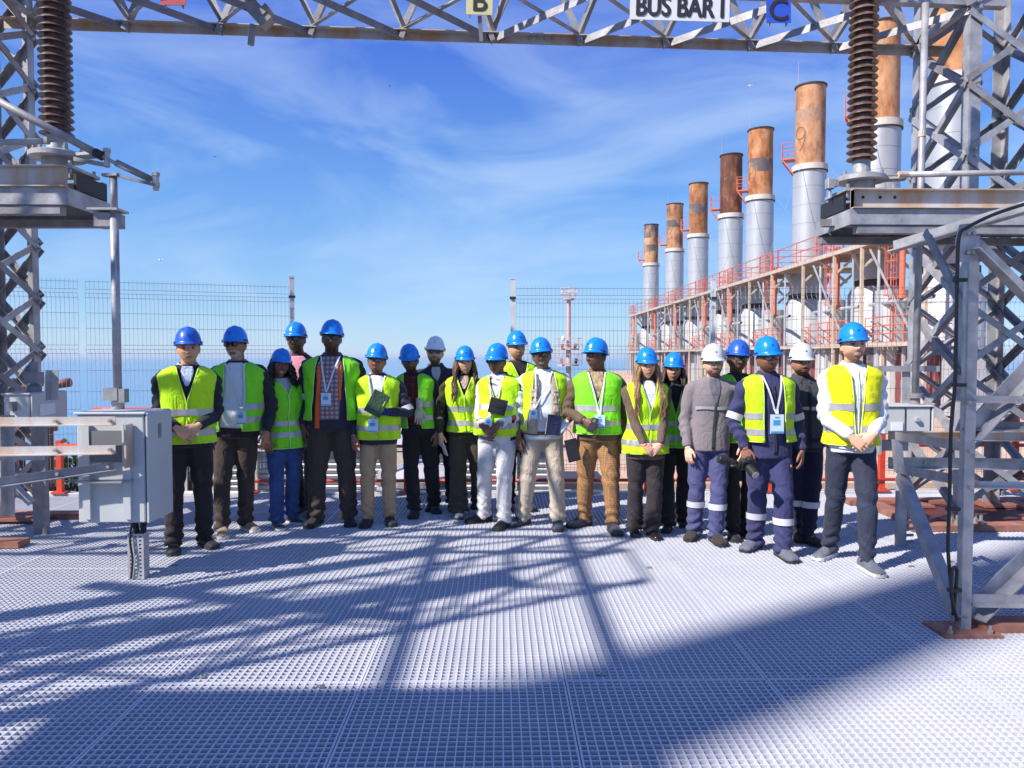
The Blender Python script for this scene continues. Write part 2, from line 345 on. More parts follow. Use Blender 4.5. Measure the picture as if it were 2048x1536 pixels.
# far waterfront shrubs at lower left and small plant
LEAF = mat('shrub_leaf', (0.05, 0.085, 0.03), 0.6, 0, var=0.5, vscale=4)
rs = np.random.RandomState(4)
def shrub(cx, cy, cz, rx, rz, n, label):
    th = thing('shrub', label, 'shrub', (cx, cy, cz - rz))
    m = MB(); m2 = MB()
    for k in range(7):
        a = rs.uniform(0, 6.28); q = V(cx + math.cos(a) * rx * .6, cy + math.sin(a) * rx * .5, cz + rs.uniform(0, rz * .6)); m2.tube([(cx, cy, cz - rz), (cx * .7 + q.x * .3, cy * .7 + q.y * .3, cz - rz * .3), q], [0.05, 0.03, 0.01], 6)
    for k in range(n):
        d = rs.normal(size=3); d /= np.linalg.norm(d); r = rs.uniform(0.45, 1.0) * (0.8 + 0.25 * math.sin(5 * d[0] + 3 * d[2]))
        c = V(cx + d[0] * rx * r, cy + d[1] * rx * r, cz + d[2] * rz * r); e = Euler(rs.uniform(0, 6.28, 3)).to_matrix(); s_ = rs.uniform(.04, .09)
        m.add([c + e @ V(-s_, 0, 0), c + e @ V(0, -s_ * .45, 0), c + e @ V(s_, 0, 0), c + e @ V(0, s_ * .45, 0)], [(0, 1, 2, 3)])
    m2.build('branches', mat('bark', (0.12, 0.08, 0.05), .9), th)
    f = m.build('foliage', LEAF, th); f['kind'] = 'stuff'
shrub(-6.4, 11.2, -0.35, 0.9, 0.75, 1500, 'dark green shrub behind the left cabinets, below the sea')
shrub(-7.9, 11.6, -0.55, 0.9, 0.7, 1200, 'dark green shrub at the far left edge behind the tower foot')
vp = thing('valve_station', 'rust-red pipe manifold behind the left lattice tower', 'pipework', (-6.3, 9.6, -1))
PR = mat('rust_red_pipe', (0.30, 0.12, 0.09), .6, 0, var=.25)
for dx in (-.55, -.2, .18):
    MB().tube([(-6.2 + dx, 10.0, -1), (-6.2 + dx, 10.0, 1.1), (-6.1 + dx, 10.0, 1.22), (-5.9 + dx, 10.0, 1.25)], 0.06, 12).build('pipe', PR, vp, smooth=True)
    MB().lathe([(.11, .6), (.11, .66)], (-6.2 + dx, 10.0, 0), 16).lathe([(.11, .9), (.11, .96)], (-6.2 + dx, 10.0, 0), 16).build('flange', PR, vp)
def cat(pts, n=6):
    o = []
    for i in range(len(pts) - 1):
        p0 = pts[max(i - 1, 0)]; p1 = pts[i]; p2 = pts[i + 1]; p3 = pts[min(i + 2, len(pts) - 1)]
        for k in range(n):
            t = k / n; o.append(0.5 * ((2 * p1) + (p2 - p0) * t + (2 * p0 - 5 * p1 + 4 * p2 - p3) * t * t + (3 * p1 - p0 - 3 * p2 + p3) * t ** 3))
    o.append(pts[-1]); return o
# ================================================================ LATTICE TOWERS AND GANTRY BEAM
def boltrow(m, p, dirs, n, sp, r=0.011, h=0.014):
    for i in range(n):
        c = V(*p) + V(*dirs) * ((i - (n - 1) / 2) * sp); m.lathe([(r, -h), (r, 0)], (0, 0, 0), 6)
        for k in range(len(m.v) - 12, len(m.v)):
            x, y, z = m.v[k]; m.v[k] = (c.x + x, c.y + z, c.z + y)
BOLTM = MB().lathe([(.014, 0), (.014, .012), (.007, .012), (.007, .024)], n=6).mesh('bolt', BOLT)
def lattice_tower(label, X0, X1, Y0_, Y1_, z0, z1, pitch, lw, bw, name='lattice_tower', group='galvanised lattice towers', bolts=False):
    th = thing(name, label, 'tower', ((X0 + X1) / 2, (Y0_ + Y1_) / 2, z0), group)
    cs = [(X0, Y0_, 1, 1), (X1, Y0_, -1, 1), (X1, Y1_, -1, -1), (X0, Y1_, 1, -1)]
    for x, y, sx, sy in cs:
        m = MB(); t = 0.012
        m.add([V(x, y, z) + o for z in (z0, z1) for o in (V(0, 0, 0), V(sx * lw, 0, 0), V(sx * lw, sy * t, 0), V(sx * t, sy * t, 0), V(sx * t, sy * lw, 0), V(0, sy * lw, 0))],
              [(i, (i + 1) % 6, 6 + (i + 1) % 6, 6 + i) for i in range(6)] + [(5, 4, 3, 2, 1, 0), (6, 7, 8, 9, 10, 11)])
        m.build('leg', GALV, th)
        MB().box((x + sx * .06, y + sy * .06, z0 - 0.012), (0.3, 0.3, 0.024)).build('base_plate', PR, th)
    nz = int((z1 - z0) / pitch)
    for f in range(4):
        ax, ay, _, _ = cs[f]; bx, by, _, _ = cs[(f + 1) % 4]
        nrm = V(ay - by, bx - ax, 0).normalized()
        for k in range(nz):
            za = z0 + 0.1 + k * pitch; zb = za + pitch
            a = V(ax, ay, 0); b = V(bx, by, 0)
            o1 = -nrm * 0.010; o2 = -nrm * 0.024
            MB().angle(a + V(0, 0, za) + o1, b + V(0, 0, zb) + o1, bw, 0.006, nrm).build('brace', GALV if (k + f) % 3 else GALV_D, th)
            if bolts and zb > 0.2:
                tx = (b - a).normalized(); yaw_ = math.atan2(nrm.y, nrm.x)
                for e_, z_ in ((a + tx * .05, za + .045), (a + tx * .05, zb - .02), (b - tx * .05, za + .045), (b - tx * .05, zb - .02)):
                    for side in (1, -1): obj('bolt', BOLTM, th, e_ + V(0, 0, z_) + nrm * (.012 if side > 0 else -.030) - V(*th.location), (0, math.pi / 2 * side, yaw_))
            MB().angle(b + V(0, 0, za) + o2, a + V(0, 0, zb) + o2, bw, 0.006, nrm).build('brace', GALV_D if (k + f) % 2 else GALV, th)
        for z in (z1 - 0.05,):
            MB().angle(V(ax, ay, z) - nrm * .03, V(bx, by, z) - nrm * .03, bw, .006, (0, 0, 1)).build('brace', GALV, th)
    return th
BZ = 4.80                                  # height of the gantry beam's bottom chords
# right tower: near-left leg at pixel 1940, far legs at 1825 and 2005
RX = XZ(1926, 6.85); lattice_tower('grey lattice gantry tower at right in front of the nearest stack', RX, RX + 0.95, 6.85, 7.80, 0.05, 6.6, 0.66, 0.11, 0.06, bolts=True)
LX = XZ(82, 7.31); lattice_tower('grey lattice gantry tower at the left edge of the picture', LX - 0.42, LX, 6.30, 7.31, 0.05, 6.6, 0.5, 0.10, 0.06, bolts=True)
# the beam between them
bm = thing('gantry_beam', 'long horizontal lattice gantry beam crossing the top of the picture', 'gantry', (0, 7.0, BZ))
def chord_pt(px_frac, back, top):
    # px_frac 0..1 from left tower to right tower
    xl, xr = LX, RX
    yl, yr = (7.31, 7.80) if back else (6.30, 6.85)
    return V(xl + (xr - xl) * px_frac, yl + (yr - yl) * px_frac, BZ + (0.95 if top else 0))
for back in (0, 1):
    for top in (0, 1):
        o = V(0, 0, 0)
        MB().angle(chord_pt(-0.03, back, top), chord_pt(1.04, back, top), 0.085, 0.009, (0, (-1 if back else 1), 0)).build('chord', GALV if top else RUSTY if back else GALV, bm)
NP = 10
def fr(k): return k / NP
for k in range(NP):
    left = k < NP // 2
    # bottom and top planes: one diagonal each panel, mirrored at midspan
    for top in (0, 1):
        a, b_ = (chord_pt(fr(k), 0, top), chord_pt(fr(k + 1), 1, top)) if left else (chord_pt(fr(k), 1, top), chord_pt(fr(k + 1), 0, top))
        z = V(0, 0, -0.008 if not top else 0.008)
        MB().angle(a + z, b_ + z, 0.07, 0.007, (0, 0, 1 if top else -1)).build('lacing_bar', GALV_D if left else GALV, bm)
    # lighter counter-lacing crossing the bottom plane, and sway rods between front top and back bottom chords
    a, b_ = (chord_pt(fr(k), 1, 0), chord_pt(fr(k + 1), 0, 0)) if left else (chord_pt(fr(k), 0, 0), chord_pt(fr(k + 1), 1, 0))
    MB().angle(a + V(0, 0, .012), b_ + V(0, 0, .012), 0.042, 0.005, (0, 0, 1)).build('lacing_bar', GALV, bm)
    MB().angle(chord_pt(fr(k + .5), 0, 1), chord_pt(fr(k + (1 if left else 0)), 1, 0) + V(0, -.03, .02), 0.042, 0.005, (0, 0, 1)).build('lacing_bar', GALV_D, bm)
    # front and back faces: V lacing
    for back in (0, 1):
        y = V(0, 0.012 if back else -0.012, 0); mid = fr(k + .5)
        MB().angle(chord_pt(fr(k), back, 0) + y, chord_pt(mid, back, 1) + y, 0.056, 0.006, (0, 1 if back else -1, 0)).build('lacing_bar', GALV_D if k % 2 else GALV, bm)
        MB().angle(chord_pt(mid, back, 1) + y * 2, chord_pt(fr(k + 1), back, 0) + y * 2, 0.056, 0.006, (0, 1 if back else -1, 0)).build('lacing_bar', GALV, bm)
for k in range(NP + 1):
    p = chord_pt(fr(k), 1, 0)
    MB().box(p + V(0, -0.03, -0.045), (0.05, 0.09, 0.075), Euler((0, 0.35 if k < NP / 2 else -0.35, 0)).to_matrix()).build('gusset', GALV_D, bm)
    q0, q1 = chord_pt(fr(k), 0, 0), chord_pt(fr(k), 1, 0)
    if k in (0, NP): MB().angle(q0, q1, 0.07, 0.007).build('lacing_bar', GALV, bm)
for px in (1060, 1075, 1090, 1105):
    p = W(px, 86, 7.55); MB().lathe([(0.012, -0.035), (0.012, 0)], (p.x, p.y, BZ - 0.012), 6).build('bolt', BOLT, bm)
# bracket lump hanging inside the beam near sign A
eq = thing('busbar_clamp', 'dark clamp assembly inside the gantry beam near the red A sign', 'clamp', W(505, 10, 6.95))
p = W(505, 14, 6.95)
MB().box(p, (0.12, 0.12, 0.42), Euler((0, -0.75, 0)).to_matrix()).build('body', GALV_D, eq)
MB().box(p + V(.12, 0, -.05), (0.10, 0.14, 0.06), Euler((0, -0.75, 0)).to_matrix()).build('jaw', GALV_D, eq)
MB().tube([p + V(0, 0, -.16), p + V(-.02, 0, -.34)], 0.03, 10).build('stem', GALV_D, eq)
# ---------------------------------------------------------------- signs
INK = mat('sign_ink', (0.025, 0.02, 0.03), 0.6)
def sign(name, label, cx, cy, Y, w, h, col, txt, size, xs=1.0, bold=0.0, tilt=0.0, txtdz=0.0, stub=None, group=None):
    c = W(cx, cy, Y); th = thing(name, label, 'sign', c, group)
    rot = Euler((0, tilt, 0)).to_matrix()
    MB().box(c, (w, 0.008, h), rot).build('plate', mat('sign_' + name + txt[0], col, 0.5, 0, var=0.05), th)
    me = text_mesh(txt, size, INK, xs, bold)
    obj('lettering', me, th, (0, -0.0072, txtdz), (math.pi / 2, tilt, 0))
    m = MB()
    for sx in (-.35, .35): m.bar(c + rot @ V(sx * w, 0.02, -h * .55), c + rot @ V(sx * w, 0.02, h * .7), 0.03, 0.008, (1, 0, 0))
    m.build('bracket', GALV_D, th)
    if stub: MB().bar(c + V(0, .02, -h / 2), W(stub[0], stub[1], Y + .1), 0.035, 0.02).build('stub', GALV_D, th)
sign('phase_sign', 'yellow phase plate lettered B on the gantry beam', 959, -9, 7.2, 0.25, 0.36, (0.62, 0.57, 0.30), 'B', 0.27, 1.0, 0.004, 0.02, -0.062, stub=(963, 82), group='phase plates')
sign('phase_sign', 'blue phase plate lettered C on the gantry beam', 1557, 5, 6.5, 0.212, 0.345, (0.03, 0.09, 0.52), 'C', 0.25, 1.0, 0.003, -0.02, -0.075, group='phase plates')
sign('phase_sign', 'red phase plate lettered A, cut by the top edge', 346, -28, 6.5, 0.21, 0.32, (0.42, 0.04, 0.05), 'A', 0.27, 1.0, 0.002, 0.0, 0.0, group='phase plates')
sign('busbar_sign', 'white sign reading BUS BAR I on the gantry beam', 1360, 2, 6.40, 0.845, 0.33, (0.72, 0.72, 0.72), 'BUS BAR I', 0.235, 0.74, 0.009, 0.022, -0.058)

# ================================================================ INSULATORS, PLATFORMS
def insulator(cx, cy, z0, z1, n, rr, label):
    th = thing('post_insulator', label, 'insulator', (cx, cy, z0), 'brown ribbed post insulators')
    body = MB(); core = rr * 0.60; pitch = (z1 - z0 - 0.18) / n; prof = [(core * .95, z0 + 0.14)]
    body.lathe([(core * .95, z0 + .12), (core * .95, z1 - .05)], (cx, cy, 0), 32).build('core', PORC, th, autos=40)
    for i in range(n):
        z = z0 + 0.16 + i * pitch; big = rr * (1.0 - 0.0012 * i)
        MB().lathe([(core * .9, z), (core + .004, z - 0.004), (big * .86, z - pitch * .20), (big * .985, z - pitch * .30), (big, z - pitch * .24), (big * .97, z - pitch * .16), (core + .02, z + pitch * .22), (core * .9, z + pitch * .34)], (cx, cy, 0), 40, False).build('shed', PORC, th, smooth=True)
    MB().lathe([(core * 1.02, z0), (core * 1.02, z0 + 0.05), (core * .98, z0 + .06), (core * .98, z0 + .13)], (cx, cy, 0), 32).build('base_fitting', GALV, th, autos=30)
    MB().lathe([(rr * .8, z1 - .06), (rr * .8, z1), (rr * .4, z1 + .02), (rr * .4, z1 + .15)], (cx, cy, 0), 24).build('cap_fitting', GALV, th, autos=30)
    return th
def rotary_base(cx, cy, zt, label, sgn):
    th = thing('rotary_bearing', label, 'bearing', (cx, cy, zt), 'rotary bearings under the insulators')
    MB().lathe([(.20, 0.115), (.20, .15), (.17, .165), (.10, .17)], (cx, cy, zt), 32).build('upper_flange', GALV, th, autos=30)
    MB().lathe([(.11, 0.03), (.11, .115)], (cx, cy, zt), 24).build('hub', GALV_D, th, autos=30)
    MB().box((cx, cy, zt + .012), (.44, .40, .024)).build('lower_plate', GALV, th)
    MB().box((cx + sgn * .2, cy - .03, zt + .132), (.30, .12, .022), Euler((0, 0, -.3 * sgn)).to_matrix()).build('crank_arm', GALV, th)
    for a in range(6):
        t_ = a * math.pi / 3 + .3; MB().lathe([(.017, 0), (.017, .03), (.008, .03), (.008, .05)], (cx + .165 * math.cos(t_), cy + .165 * math.sin(t_), zt + .16), 6).build('bolt', BOLT, th)
    for sx in (-1, 1):
        for sy in (-1, 1): MB().lathe([(.014, -.07), (.014, .06)], (cx + sx * .19, cy + sy * .17, zt), 6).build('bolt', BOLT, th)
    return th
# LEFT: front face of the platform at depth 5.65
def platform(label, xe, d1, d2, zt, far_x, hs=1):
    """two stacked steel channels carrying an insulator; xe = free end, far_x = other end, zt = top"""
    th = thing('equipment_platform', label, 'platform', (xe, d1, zt), 'steel platforms of the disconnector')
    sg = 1 if xe > far_x else -1
    h1 = 0.155; h2 = 0.125
    MB().chan((far_x, d1, zt - h1 / 2), (xe, d1, zt - h1 / 2), h1, 0.06 * sg, 0.008).build('upper_channel', RUSTY, th)
    MB().chan((far_x, d2 + .06, zt - h1 / 2), (xe, d2 + .06, zt - h1 / 2), h1, 0.06 * sg, 0.008).build('upper_channel', GALV_D, th)
    e = xe + sg * .004
    MB().box((xe + sg * .015, (d1 + d2) / 2 + .04, zt - h1 / 2 - .01), (.02, d2 - d1 - .06, h1 - .03)).build('spacer_box', CABD, th)
    MB().bar((far_x, d1 - .025, zt - h1 - h2 / 2 - .004), (xe + sg * .01, d1 - .025, zt - h1 - h2 / 2 - .004), .014, h2).build('lower_channel', GALV, th)
    MB().bar((far_x, d2 + .1, zt - h1 - h2 / 2 - .004), (e, d2 + .1, zt - h1 - h2 / 2 - .004), .014, h2).build('lower_channel', GALV, th)
    MB().bar((xe + sg * .012, d1 - .03, zt - h1 - h2 / 2 - .004), (e + sg * .012, d2 + .11, zt - h1 - h2 / 2 - .004), .014, h2).build('end_plate', GALV, th)
    MB().box(((far_x + xe) / 2, (d1 + d2) / 2 + .03, zt - h1 - .012), (abs(far_x - xe), d2 - d1, .012)).build('deck_plate', GALV_D, th)
    MB().bar((far_x, d1 + .02, zt - h1 - h2 - .05), (xe - sg * .05, d1 + .02, zt - h1 - h2 - .04), .08, .06).build('support_beam', GALV_D, th)
    MB().bar((far_x, d2 + .06, zt - h1 - h2 - .055), (e, d2 + .06, zt - h1 - h2 - .045), .08, .06).build('support_beam', GALV_D, th)
    for x in (xe - sg * .10, xe - sg * .24, xe - sg * .36):
        MB().lathe([(.014, 0), (.014, .006)], (0, 0, 0), 12)
        m = MB(); m.tube([(x, d1 - .004, zt - .06), (x, d1 + .002, zt - .06)], .013, 12); m.build('bolt_hole', CABD, th)
    return th
LXE = XZ(143, 5.65); LZT = ZZ(337, 5.65)
platform('steel channel platform carrying the left insulator', LXE, 5.65, 6.15, LZT, LXE - 2.4)
ICX = XZ(124, 5.92); insulator(ICX, 5.92, LZT + .17, 5.3, 34, 0.123, 'brown ribbed post insulator standing on the left steel platform')
rotary_base(ICX, 5.92, LZT + .01, 'grey rotary bearing below the left insulator', 1)
# operating rods of the left disconnector
od = thing('operating_rod', 'slanting grey operating rod ending at the left crank arm', 'linkage', W(320, 372, 5.6))
P = [W(-60, 172, 5.45), W(190, 305, 5.55)]
MB().tube(P, 0.028, 12).build('tube', GALV_D, od, smooth=True)
MB().tube([W(190, 305, 5.55), W(206, 313, 5.55)], 0.034, 12).build('sleeve', BLACKM, od, smooth=True)
MB().tube([W(206, 313, 5.55), W(232, 327, 5.56)], 0.013, 8).build('threaded_end', BOLT, od)
MB().tube([W(232, 325, 5.56), W(302, 359, 5.62)], 0.026, 12).build('tube', GALV_D, od, smooth=True)
MB().tube([W(302, 359, 5.62), W(318, 368, 5.62)], 0.014, 8).build('threaded_end', BOLT, od)
for px, py in ((214, 318), (312, 366)):
    c = W(px, py, 5.56); MB().tube([c + V(0, 0, .055), c + V(0, 0, -.055)], .022, 10).lathe([(.03, .05), (.03, .075)], c, 6).build('pivot', BOLT, od)
MB().bar(W(150, 318, 5.62), W(216, 331, 5.57), .035, .03).build('lever', GALV_D, od)
r2 = thing('operating_rod', 'short pale horizontal rod left of the left insulator', 'linkage', W(0, 286, 5.5))
MB().tube([W(-60, 287, 5.5), W(88, 282, 5.55)], .022, 12).build('tube', GALV, r2, smooth=True)
MB().tube([W(88, 282, 5.55), W(130, 282, 5.6)], .010, 8).build('threaded_end', BOLT, r2)
c = W(94, 282, 5.55); MB().lathe([(.026, -.02), (.026, .02)], c, 6).build('nut', BOLT, r2)
# vertical drive pipe of the left cabinet
dp = thing('drive_pipe', 'vertical grey drive pipe rising from the left cabinet to the platform', 'pipe', W(236, 790, 5.55))
a = W(236, 815, 5.55); b_ = V(a.x, a.y, ZZ(356, 5.55)); mid = V(a.x, a.y, ZZ(428, 5.55))
MB().tube([a, mid], .030, 14).build('tube', GALV, dp, smooth=True)
MB().tube([mid, b_], .026, 14).build('upper_tube', GALV_D, dp, smooth=True)
MB().box(mid + V(-.06, .03, .02), (.22, .18, .016)).build('guide_plate', GALV, dp)
MB().box(mid + V(-.06, .05, -.05), (.16, .14, .10)).build('guide_bearing', GALV_D, dp)
MB().bar(b_ + V(-.07, 0, .008), b_ + V(.05, -.02, .008), .05, .02).build('crank_head', GALV_D, dp)
MB().bar(b_ + V(.05, -.02, .0), W(318, 372, 5.55), .03, .02).build('lever', GALV_D, dp)
MB().box(a + V(-.02, -.03, .10), (.10, .08, .09)).box(a + V(.055, -.03, .09), (.05, .07, .10)).build('coupling', GALV_D, dp)
MB().lathe([(.045, .0), (.045, .06)], a + V(0, 0, -.01), 20).build('shaft_boss', GALV, dp, autos=30)
# cabinets -------------------------------------------------------
def cabinet(label, x0, x1, y0, y1, z0, z1, back_side, rot=0, group='grey drive mechanism cabinets'):
    th = thing('mechanism_cabinet', label, 'cabinet', ((x0 + x1) / 2, (y0 + y1) / 2, z0), group)
    c = V((x0 + x1) / 2, (y0 + y1) / 2, (z0 + z1) / 2); w, d, h = x1 - x0, y1 - y0, z1 - z0
    MB().box(c, (w, d, h)).build('housing', CABG, th, bevel=.008)
    MB().box(c + V(w / 2 + .008, 0, 0), (.010, d - .02, h - .02)).build('door_seal', CABD, th)
    MB().box(c + V(w / 2 + .022, 0, .004), (.018, d + .01, h + .01)).build('door', CABG, th, bevel=.004)
    MB().box(c + V(0, 0, h / 2 + .008), (w + .03, d + .03, .016)).build('lid', CABG, th, bevel=.004)
    return th, c, w, d, h
# left near cabinet: its back is turned to the camera, the door to the right; turned a little
cx0, cx1 = XZ(150, 5.3), XZ(252, 5.3)
th, c, w, d, h = cabinet('large grey cabinet on brackets at left, beside the leftmost man', XZ(150, 5.25), XZ(285, 5.25), 5.25, 5.62, ZZ(1043, 5.25), ZZ(828, 5.25), 1)
for sx in (-.16, .12):
    MB().chan((c.x + sx, c.y - d / 2 - .03, c.z - h / 2 + .03), (c.x + sx, c.y - d / 2 - .03, c.z + h / 2 - .06), .05, .03, .006, (1, 0, 0)).build('back_rail', CABG, th)
MB().box((c.x + .01, c.y - d / 2 - .012, c.z + .16), (.26, .02, .22)).build('recess_shade_box', mat('recess_shadow_grey', (.16, .16, .17), .6), th)  # proud dark box; the shade of a recess is put into its colour
MB().box((c.x + .155, c.y - d / 2 - .06, c.z + .17), (.014, .10, .30)).build('mount_flange', RUSTY, th)
MB().box((c.x - .02, c.y - d / 2 - .05, c.z - .08), (.36, .09, .012)).build('shelf_bracket', GALV, th)
MB().box((c.x + w / 2 + .035, c.y - .02, c.z + h * .33), (.012, .03, .10)).build('handle', GALV_D, th)
for sx in (-.1, -.03, .05): MB().lathe([(.022, -.04), (.022, 0)], (c.x + sx, c.y, c.z - h / 2), 10).build('cable_gland', BLACKM, th)
MB().tube([(c.x + .06, c.y, c.z - h / 2), (c.x + .09, c.y + .02, .22), (c.x + .11, c.y, .0)], .022, 8).tube([(c.x + .13, c.y, c.z - h / 2), (c.x + .12, c.y + .02, .25), (c.x + .13, c.y, .0)], .022, 8).build('cables', BLACKM, th, smooth=True)
# perforated strut that holds the cables down to the deck
ps = thing('perforated_strut', 'perforated white cable tray standing on the grating under the left cabinet', 'strut', (c.x + .16, 5.4, 0))
q = G(278, 1155); zt = 0.34
TRAY = mat('galvanised_tray', (.50, .50, .52), .45, .3, var=.15, vscale=14)
for fx, fy, wx, wy in ((0, -.04, .11, .004), (.055, 0, .004, .08), (-.055, 0, .004, .08)):
    for k in range(12):                                   # slotted faces: solid strips between rows of slots
        MB().box((q.x + fx, q.y + fy, .012 + k * .028), (wx, wy, .016)).build('tray_strip', TRAY, ps)
    for e_ in (-.5, -.17, .17, .5):
        MB().box((q.x + fx + (e_ * (wx - .012) if wx > .01 else 0), q.y + fy + (e_ * (wy - .012) if wy > .01 else 0), .165), (.016 if wx > .01 else .0052, .016 if wy > .01 else .0052, .325)).build('tray_web', TRAY, ps)
MB().tube(cat([V(q.x - .02, q.y - .05, .40), V(q.x - .03, q.y - .06, .28), V(q.x - .015, q.y - .058, .15), V(q.x - .03, q.y - .055, .01)], 5), .008, 8).build('earth_lead', BLACKM, ps, smooth=True)
# bracket arms from the frame at left to the cabinet
for (p0, p1, m_, lab) in (((-80, 852, 5.05), (232, 850, 5.12), RUSTY, 'upper rusty angle bracket holding the left cabinet'), ((-80, 912, 5.05), (232, 907, 5.12), RUSTY, 'middle angle bracket holding the left cabinet'), ((-80, 985, 4.6), (228, 940, 5.14), GALV_D, 'lower slanting angle bracket under the left cabinet')):
    br = thing('bracket_arm', lab, 'bracket', W(*p1))
    MB().angle(W(*p0), W(*p1), .058, .007, (0, 0, 1)).build('angle_bar', m_, br)
    for fr_ in (.62, .97):
        b2 = W(*p0).lerp(W(*p1), fr_) + V(0, -.012, .03); MB().tube([b2, b2 + V(0, -.02, 0)], .012, 6).build('bolt', BOLT, br)
fl = thing('support_frame', 'grey angle-iron support frame at the lower left edge', 'frame', W(15, 1010, 5.9))
for px0, py0, px1, py1, Yd in ((12, 1030, 12, 830, 5.9), (100, 800, 100, 740, 6.1), (-20, 902, 90, 902, 5.7), (0, 930, 70, 1000, 5.95), (22, 880, 22, 1000, 6.2)):
    MB().angle(W(px0, py0, Yd), W(px1, py1, Yd), .07, .007, (0, -1, 0)).build('angle_bar', GALV, fl)
# smaller far left cabinet
th, c, w, d, h = cabinet('smaller grey cabinet behind the left brackets with a white plate', XZ(42, 6.7), XZ(92, 6.7), 6.45, 6.95, ZZ(842, 6.7), ZZ(786, 6.7), 1)
MB().box((c.x - .02, c.y - d / 2 - .03, c.z + .03), (.05, .06, .08)).build('lock', GALV_D, th)
MB().box((c.x + w / 2 + .034, c.y - .05, c.z - .01), (.006, .22, .1)).build('rating_plate', WHITEM, th)
MB().lathe([(.06, h / 2), (.06, h / 2 + .06), (.035, h / 2 + .08), (.035, h / 2 + .28)], c, 16).build('shaft', GALV_D, th, autos=30)
MB().box(c + V(0, 0, h / 2 + .14), (.12, .1, .1)).build('coupling', GALV_D, th)
MB().chan((c.x + .02, c.y, 0.0), (c.x + .02, c.y, c.z - h / 2), .12, .05, .006, (1, 0, 0)).build('pedestal', GALV_D, th)
# ---------------------------------------------------------------- RIGHT SIDE
RD = 6.05; RXE = XZ(1696, RD); RZT = ZZ(377, RD)
platform('rusty steel channel platform carrying the right insulator', RXE, RD, RD + .5, RZT, RXE + 2.6)
IRX = XZ(1716, RD + .27); insulator(IRX, RD + .27, RZT + .17, 5.5, 36, 0.121, 'brown ribbed post insulator standing on the right steel platform')
rotary_base(IRX, RD + .27, RZT + .01, 'grey rotary bearing below the right insulator', 1)
tb = thing('bus_rod', 'long grey horizontal rod above the right platform', 'linkage', W(1800, 348, RD + .1))
MB().tube([W(1815, 349, RD + .1), W(2200, 342, RD + .1)], .024, 12).build('tube', GALV, tb, smooth=True)
MB().tube([W(1757, 351, RD + .15), W(1815, 349, RD + .1)], .010, 8).build('threaded_end', BOLT, tb)
MB().tube([W(1797, 349, RD + .1), W(1815, 349, RD + .1)], .027, 10).build('sleeve', RUSTY, tb)
fc = thing('floodlight', 'small grey lamp housing at the end of the right platform', 'lamp', W(1660, 370, RD + .2))
p = W(1660, 368, RD + .25); MB().box(p, (.06, .07, .09)).build('housing', GALV, fc, bevel=.006); MB().lathe([(.012, -.05), (.012, -.12)], p, 8).build('stem', GALV, fc); MB().box(p + V(.04, 0, .0), (.03, .09, .05)).build('bracket', GALV_D, fc)
# foreground support frame with leg standing at pixel (1920,1262)
B = G(1928, 1262); rf = thing('support_frame', 'tall grey steel support frame in the right foreground with a cable on its leg', 'frame', B)
ztop = ZZ(470, B.y)
MB().box(B + V(-.01, 0, .008), (.33, .24, .016)).build('base_plate', mat('primer_red', (.33, .14, .10), .75, 0, var=.3), rf)
MB().box(B + V(.95, .04, .02), (1.7, .16, .05)).build('base_beam', mat('primer_red', (.4, .13, .08)), rf)
m = MB(); LG = B + V(-.03, -.02, 0)
MB().prof(LG + V(0, 0, .016), V(LG.x, LG.y, ztop), [(0, 0), (.058, 0), (.058, .007), (.007, .007), (.007, .055), (0, .055)], (1, 0, 0)).build('leg', GALV, rf)
for sx, sy in ((-.13, -.08), (.1, -.08), (.13, .07)): MB().lathe([(.016, .016), (.016, .035), (.008, .035), (.008, .06)], B + V(sx, sy, 0), 6).build('bolt', BOLT, rf)
def bar(p0, p1, wv, name='brace', m_=GALV, up=(0, 0, 1), t=.008): return MB().angle(p0, p1, wv, t, up).build(name, m_, rf)
Yb = B.y
bar(W(1938, 1235, Yb + .03), W(2200, 985, Yb + .5), .10, m_=GALV, up=(0, 0, 1), t=.012)
bar(W(1912, 1232, Yb - .02), W(1796, 945, Yb + .95), .07, up=(1, 0, 0))
bar(W(1926, 903, Yb), W(1790, 880, Yb + 1.0), .06, 'side_arm', GALV)
bar(W(1926, 972, Yb), W(1792, 946, Yb + 1.0), .06, 'side_arm', GALV)
bar(W(1795, 945, Yb + .95), W(1790, 880, Yb + .95), .05, 'side_arm', GALV)
bar(W(1940, 500, Yb), W(2180, 740, Yb), .085)
bar(W(1938, 880, Yb + .02), W(2200, 590, Yb + .2), .09)
bar(W(1940, 1208, Yb), W(2200, 1212, Yb), .06, 'rail')
bar(W(1930, 640, Yb + .02), W(1845, 470, Yb + .5), .055, m_=GALV_D)
bar(W(1940, 860, Yb + .04), W(2200, 862, Yb + .04), .05, 'rail', GALV_D)
bar(W(1940, 805, Yb - .01), W(2200, 808, Yb - .01), .04, 'rail', GALV)
bar(W(1940, 975, Yb + .2), W(2200, 978, Yb + .2), .04, 'rail', RUSTY)
g = W(1935, 485, Yb - .012); MB().prof(g, g + V(0, -.008, 0), [(-.12, -.03), (-.11, .04), (.0, .075), (.10, .05), (.11, -.03), (0, -.05)], (0, 0, 1)).build('gusset', GALV, rf)
for dx, dz in ((0, .05), (.03, .05), (0, -.06), (.03, -.06)):
    MB().tube([g + V(dx - .01, -.008, dz), g + V(dx - .01, -.032, dz)], .011, 6).build('bolt', BOLT, rf)
for py, dx in ((805, .02), (903, .03), (975, .03), (770, .02)):
    gp = W(1930, py, Yb - .03) + V(dx, 0, 0); MB().tube([gp, gp + V(0, -.02, 0)], .012, 6).build('bolt', BOLT, rf)
bar(W(1640, 455, RD + .3), W(2200, 452, RD + .3), .07, 'top_rail', GALV_D)
